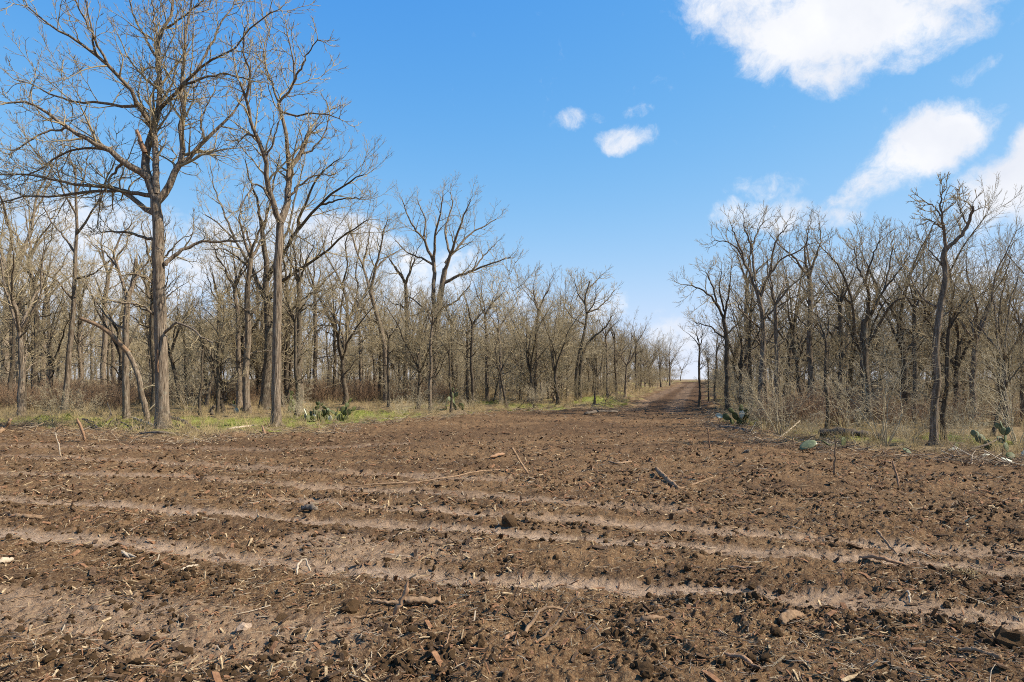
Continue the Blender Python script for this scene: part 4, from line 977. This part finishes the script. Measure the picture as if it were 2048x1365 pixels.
stick([(-10, 1138, .02), (10, 1134, .03), (28, 1126, .02)], 6, 5, 'stick_pale', 'wood_chunk', 'pale slab of wood at the left picture edge', 'wood', 6, group=LG)
stick([(362, 1152, .01), (380, 1146, .03), (396, 1134, .02)], 1.8, 1.8, 'stick_pale', 'branch', 'pale straight twig on dark soil at left', 'branch', group=LG)
stick([(594, 1150, 0), (597, 1140, up(597, 1140, 1130)), (610, 1136, up(610, 1136, 1119)), (621, 1140, .02)], 2.0, 1.6, 'stick_pale', 'branch', 'pale bent twig arching above the wheel track', 'branch', group=LG)
stick([(262, 1116, .01), (245, 1112, .03), (275, 1118, .02)], 4, 3, 'stick_pale', 'wood_chunk', 'pale wood splinter on dark soil left of centre', 'wood', group=LG)
stick([(1812, 1190, up(1812, 1190, 1186)), (1816, 1200, .05), (1820, 1210, .01)], 2.6, 2.2, 'stick_pale', 'branch', 'pale crooked twig at right beside the nearest track', 'branch', group=LG)
stick([(606, 1022, .02), (620, 1024, .035), (632, 1026, .02)], 6, 5, 'deadwood', 'wood_chunk', 'small charred block lying left of centre', 'wood', 7, group=LG)
# upright broken stems
SG = 'snapped stems standing in the dirt'
stick([(170, 886, 0), (167, 886, up(167, 886, 870)), (160, 886, up(160, 886, 852)), (154, 886, up(154, 886, 836))], 2.6, 3.6, 'wood', 'snag', 'orange splintered stem standing left of the tallest tree', 'stump', 6, group=SG)
stick([(122, 912, 0), (117, 912, up(117, 912, 890)), (111, 912, up(111, 912, 868))], 1.6, 1.2, 'stick_pale', 'snag', 'thin pale stem standing left of the orange splintered stem', 'stump', group=SG)
stick([(-6, 868, .02), (8, 866, up(8, 866, 858)), (18, 866, up(18, 866, 846)), (21, 866, up(21, 866, 838))], 5, 3.5, 'stick', 'snag', 'torn dark stump at the left edge by the grass', 'stump', group=SG)
stick([(1798, 975, 0), (1792, 972, up(1792, 972, 945)), (1783, 970, up(1783, 970, 917))], 2.4, 1.8, 'wood', 'snag', 'thin orange stem leaning at right in front of the wood', 'stump', group=SG)
stick([(1668, 952, 0), (1670, 952, up(1670, 952, 915)), (1671, 952, up(1671, 952, 880))], 2.0, 1.4, 'stick', 'snag', 'thin reddish stem before the green fallen pad', 'stump', group=SG)
stick([(1420, 898, 0), (1418, 898, up(1418, 898, 880)), (1416, 898, up(1416, 898, 858))], 1.8, 1.2, 'wood', 'snag', 'thin orange stem left of the low dark cactus', 'stump', group=SG)
stick([(530, 872, 0), (528, 871, up(528, 871, 862)), (524, 870, up(524, 870, 850))], 4, 2, 'wood', 'snag', 'short orange splinter stub beside the slender forked tree', 'stump', group=SG)
stick([(424, 832, 0), (422, 832, up(422, 832, 822)), (428, 832, up(428, 832, 812))], 4.5, 3, 'deadwood', 'snag', 'short black stump between the two crooked saplings', 'stump', group=SG)
# fallen branches at the tree feet
stick([(255, 838, .12), (290, 850, .1), (310, 858, .06)], 2.6, 3.2, 'stick_pale', 'branch', 'pale fallen branch leaning at the foot of the tallest tree', 'branch', group=LG)
stick([(340, 842, .15), (365, 852, .16), (385, 862, .06), (400, 868, .03)], 3, 3.4, 'deadwood', 'branch', 'dark fallen branch right of the tallest tree foot', 'branch', group=LG)
stick([(278, 872, .05), (320, 876, .08), (360, 872, .05), (385, 868, .04)], 2.2, 3, 'deadwood', 'branch', 'dark branch lying flat in front of the tallest tree', 'branch', group=LG)
stick([(455, 862, .05), (490, 858, .08), (515, 852, .06)], 2.5, 1.6, 'stick_pale', 'branch', 'pale branch on the grass left of the slender forked tree', 'branch', group=LG)
stick([(210, 848, .05), (222, 840, .2), (215, 826, .4)], 2, 1.4, 'deadwood', 'branch', 'dark dead branch heap left of the broken-fork trunk', 'branch', group=LG)
for i, (px, by) in enumerate([(225, 858), (240, 852), (200, 862), (262, 862), (290, 868), (180, 850)]):
    stick([(px, by, .04), (px + 18 * math.cos(i * 2), by - 4, .14), (px + 40 * math.cos(i * 2.3), by + 2, .05)], 1.8, 1.2, 'deadwood', 'branch', ['grey dead branch at the left end of the brush pile behind the orange splintered stem', 'grey dead branch in the middle of the brush pile left of the broken-fork trunk', 'grey dead branch lowest in the brush pile near the clearing', 'grey dead branch under the broken-fork trunk', 'grey dead branch right by the foot of the bent sapling', 'grey dead branch farthest back in the brush pile'][i], 'branch', seed=i + 1, group='brush pile branches')
stick([(1640, 872, .12), (1690, 876, .14), (1730, 878, .12), (1770, 882, .1)], 7, 5.5, 'deadwood', 'log', 'long rotten log lying at the edge of the right wood', 'log', 10)
stick([(1440, 858, .05), (1470, 862, .06), (1500, 866, .05)], 4, 3, 'deadwood', 'log', 'dark log in front of the low dark cactus', 'log', 8)
stick([(1560, 876, .03), (1585, 868, .2), (1600, 862, .3)], 1.6, 1.2, 'stick_pale', 'branch', 'pale dead branch leaning left of the rotten log', 'branch', group=LG)
stick([(1940, 906, .04), (1985, 902, .2), (2010, 896, .35)], 2.2, 1.6, 'deadwood', 'branch', 'dark dead branch in front of the blue-green prickly pear', 'branch', group=LG)
stick([(1170, 832, .06), (1200, 829, .12), (1235, 826, .06)], 3, 2.4, 'deadwood', 'branch', 'dark branch on the spoil heap at the foot of the road', 'branch', group=LG)

# bent snapped sapling by the tallest tree
def sapling():
    x0, d0 = at(297, 848); z0 = gz(x0, d0); k = d0 / FPX
    def C(l, dd=0): return [((px - 1024) * k - x0, dd * i, CAM_H + (HOR - py) * k - z0) for i, (px, py) in enumerate(l)]
    q = np.random.default_rng(5)
    root = empty('snapped_sapling', (x0, d0, z0)); tag(root, 'bent sapling with peeled red stem snapped over to the left', 'tree')
    A = resample(q, C([(297, 856), (291, 815), (285, 790), (279, 755), (268, 722), (258, 705)], -.02), 16, .008)
    o = link(bpy.data.objects.new('trunk', mesh_from('trunk', *join_tubes([(A[None], np.linspace(6, 4.6, 16)[None] * k, 9)]), M['bark'])), root)
    B = resample(q, C([(259, 707), (240, 687), (222, 668), (205, 655), (185, 645), (165, 637)], -.03), 16, .006)
    o = link(bpy.data.objects.new('snapped_limb', mesh_from('limb', *join_tubes([(B[None], np.linspace(5, 3.2, 16)[None] * k, 9)]), M['stick'])), root)
    T = resample(q, C([(167, 640), (160, 634)]), 4); link(bpy.data.objects.new('torn_end', mesh_from('torn', *join_tubes([(T[None], np.array([[3.3, 2.8, 1.6, .3]]) * k, 6)]), M['wood'])), root)
    L = np.array([resample(q, C(l, .1), 8, .01) for l in ([(283, 780), (300, 772), (320, 775)], [(280, 760), (262, 742), (255, 735)], [(293, 825), (310, 805), (318, 790)])])
    r = np.repeat(np.linspace(1.6, .6, 8)[None] * k, 3, 0); S, rs_ = sprout(q, L, r, 3, R(50), .5, .15, .5, .2, 5)
    link(bpy.data.objects.new('twigs', mesh_from('twigs', *join_tubes([(L, r, 4), (S, rs_, 3)]), M['twig_pale'])), root)
sapling()
# torn wood on the measured trees
def torn(root, base_xyz, pts, r0, r1, k):
    q = np.random.default_rng(3); A = resample(q, pts, 8, .004)
    link(bpy.data.objects.new('torn_wood', mesh_from('torn_wood', *join_tubes([(A[None], np.linspace(r0, r1, 8)[None] * k, 7)]), M['wood'])), root)
def torn_px(root, base, pl, r0, r1, dd=0):
    x0, d0 = at(*base); z0 = root.location.z; k = (d0 + dd) / FPX
    torn(root, None, [((px - 1024) * k - x0, dd, CAM_H + (HOR - py) * k - z0) for px, py in pl], r0, r1, k)
torn_px(h1, (325, 858), [(290, 306), (283, 287), (276, 268), (273, 260)], 5.2, 2.6, -.05)
torn_px(h1, (325, 858), [(316, 700), (315, 720), (316, 745)], 2.0, 1.0, -.2)

# ------------------------------------------------------------------ prickly pears
def pad_mesh(mat):
    nu, nv = 12, 7; v, f = [], []
    for i in range(nv + 1):
        t = i / nv; zz = t; wd = .42 * math.sin(math.pi * min(1, t * .93 + .05)) ** .62 * (.62 + .42 * t); th = .075 * math.sin(math.pi * min(1, t * .94 + .04)) ** .5
        for j in range(nu):
            a = 2 * math.pi * j / nu; v.append((wd * math.cos(a), th * math.sin(a), zz))
    for i in range(nv):
        for j in range(nu): f.append((i * nu + j, i * nu + (j + 1) % nu, (i + 1) * nu + (j + 1) % nu, (i + 1) * nu + j))
    f.append(tuple(range(nu))[::-1]); f.append(tuple(range(nv * nu, (nv + 1) * nu)))
    return mesh_from('pad', v, f, M[mat])
PADS = {k: pad_mesh(k) for k in ('pad', 'pad_blue', 'pad_glint')}
from mathutils import Matrix, Vector, Euler
def cactus(px, by, npads, size, seed, label, share=4, mats=('pad', 'pad', 'pad', 'pad', 'pad', 'pad', 'pad', 'pad_glint'), spread=.6, levels=3):
    x, y = at(px, by); root = empty('prickly_pear', (x, y, gz(x, y))); tag(root, label, 'cactus', 'prickly pear cacti')
    q = random.Random(seed); ends = []; n = 0
    def add(mat4, s, lvl):
        nonlocal n
        o = bpy.data.objects.new('pad', PADS[q.choice(mats)]); link(o, root); o.matrix_local = mat4 @ Matrix.Diagonal((s, s, s, 1)); n += 1
        ends.append((mat4, s, lvl))
    base = max(3, npads // share)
    for i in range(base):
        a = i * 2.4 + q.uniform(-.4, .4); r = q.uniform(.05, spread) * size * 2.2
        add(Matrix.Translation((math.cos(a) * r, math.sin(a) * r * .7, -.03)) @ Euler((q.uniform(-.35, .35), q.uniform(-.6, .6), q.uniform(0, 3.14))).to_matrix().to_4x4(), size * q.uniform(.85, 1.15), 0)
    while n < npads:
        m4, s, lvl = q.choice(ends)
        if lvl >= levels: continue
        t = q.uniform(-.55, .55)
        add(m4 @ Matrix.Translation((t * .55 * s, 0, s * (.96 - abs(t) * .35))) @ Euler((q.uniform(-.4, .4), t * 1.2 + q.uniform(-.2, .2), q.uniform(-1.2, 1.2))).to_matrix().to_4x4(), s * q.uniform(.72, .98), lvl + 1)
    return root
cactus(655, 842, 66, .31, 13, 'large green prickly pear on the grass right of the slender forked tree', spread=1.35, share=3, levels=3, mats=('pad',) * 8 + ('pad_blue', 'pad_blue', 'pad_glint'))
cactus(598, 824, 14, .36, 4, 'dark prickly pear half hidden in brush beside the slender forked tree', spread=.8)
cactus(484, 826, 6, .30, 5, 'small prickly pear with a pale upright pad, right of the crooked saplings', mats=('pad_glint', 'pad'), spread=.4)
cactus(908, 820, 13, .36, 6, 'small blue-green prickly pear near the tall twin-trunked tree', mats=('pad_blue', 'pad', 'pad_blue'), spread=.6)
cactus(1478, 852, 18, .32, 7, 'low dark prickly pear at the foot of the right clump', spread=1.0, levels=2)
cactus(1978, 900, 16, .25, 8, 'blue-green prickly pear under the trees near the right edge', mats=('pad_blue', 'pad_blue', 'pad', 'pad_blue'), spread=.7)
def fallen(px, by, s, rot, mat, label):
    x, y = at(px, by); o = link(bpy.data.objects.new('cactus_pad', PADS[mat])); o.location = (x, y, gz(x, y) + .03); o.rotation_euler = rot; o.scale = (s, s, s)
    tag(o, label, 'cactus pad', 'broken cactus pads on the ground')
fallen(1600, 902, .42, (R(-62), R(20), R(-70)), 'pad_blue', 'large grey-green fallen pad left of the rotten log')
fallen(1618, 898, .3, (R(-75), 0, R(-50)), 'pad_glint', 'glint-white pad lying against the large grey-green fallen pad')
fallen(1684, 900, .26, (R(-12), R(30), R(20)), 'pad', 'upright dark green pad right of the large fallen pad')
fallen(1662, 902, .24, (R(-55), R(10), R(60)), 'pad', 'dark green pad between the large fallen pad and upright pad')
fallen(1822, 911, .22, (R(-60), 0, R(15)), 'pad_blue', 'single grey-green pad lying in front of the thorny shrub')
fallen(1896, 906, .25, (R(-70), 0, R(-80)), 'pad_glint', 'whitish pad at the foot of the snapped-top tree')
fallen(1908, 902, .22, (R(-20), R(60), R(10)), 'pad', 'dark pad curling over the whitish pad')
fallen(1962, 914, .26, (R(-78), 0, R(-60)), 'pad_glint', 'whitish slab-like pad before the blue-green prickly pear')
fallen(2020, 922, .24, (R(-55), R(15), R(-30)), 'pad', 'dark broken pad near the right picture edge')
fallen(2030, 932, .24, (R(-70), R(0), R(35)), 'pad_glint', 'whitish broken pad lowest at the right picture edge')
fallen(2044, 920, .24, (R(-40), R(20), R(-60)), 'pad_glint', 'whitish pad at the very right picture edge')

# ------------------------------------------------------------------ stones and big clods
def lump(px, by, s, mat, name, label, cat, seed, ax=(1, .8, .65)):
    x, y = at(px, by); o = link(bpy.data.objects.new(name, clod_mesh(seed, mat, ax))); o.location = (x, y, gz(x, y) + s * .3); o.scale = (s, s, s); tag(o, label, cat); o.rotation_euler = (.1, .2, seed)
lump(488, 1262, .05, 'stone', 'stone', 'smooth tan stone on the soil in the left foreground', 'stone', 41)
lump(564, 1240, .05, 'clod', 'dirt_clod', 'lump of dirt right of the smooth tan stone', 'clod', 42)
lump(1018, 1052, .11, 'clod', 'dirt_clod', 'large dark clod beside the second wheel track', 'clod', 43)
lump(2018, 1290, .09, 'clod', 'dirt_clod', 'large dark clod at the lower right edge', 'clod', 44)
lump(700, 1222, .07, 'clod', 'dirt_clod', 'dark clod left of the thin dark stick', 'clod', 45)
lump(400, 952, .07, 'clod', 'dirt_clod', 'lone clod far left in the clearing', 'clod', 46)
lump(1290, 1345, .05, 'clod', 'dirt_clod', 'small round clod at the bottom of the foreground', 'clod', 47)
lump(1494, 906, .07, 'deadwood', 'charred_stump', 'small black charred stub at the edge of the right wood', 'stump', 48)
x_, y_ = at(1932, 1160)
o = link(bpy.data.objects.new('straw_tuft', DRY[2])); o.location = (x_, y_, gz(x_, y_)); o.scale = (1.1, 1.1, .5); tag(o, 'tuft of yellow straw on the dirt at right', 'grass')
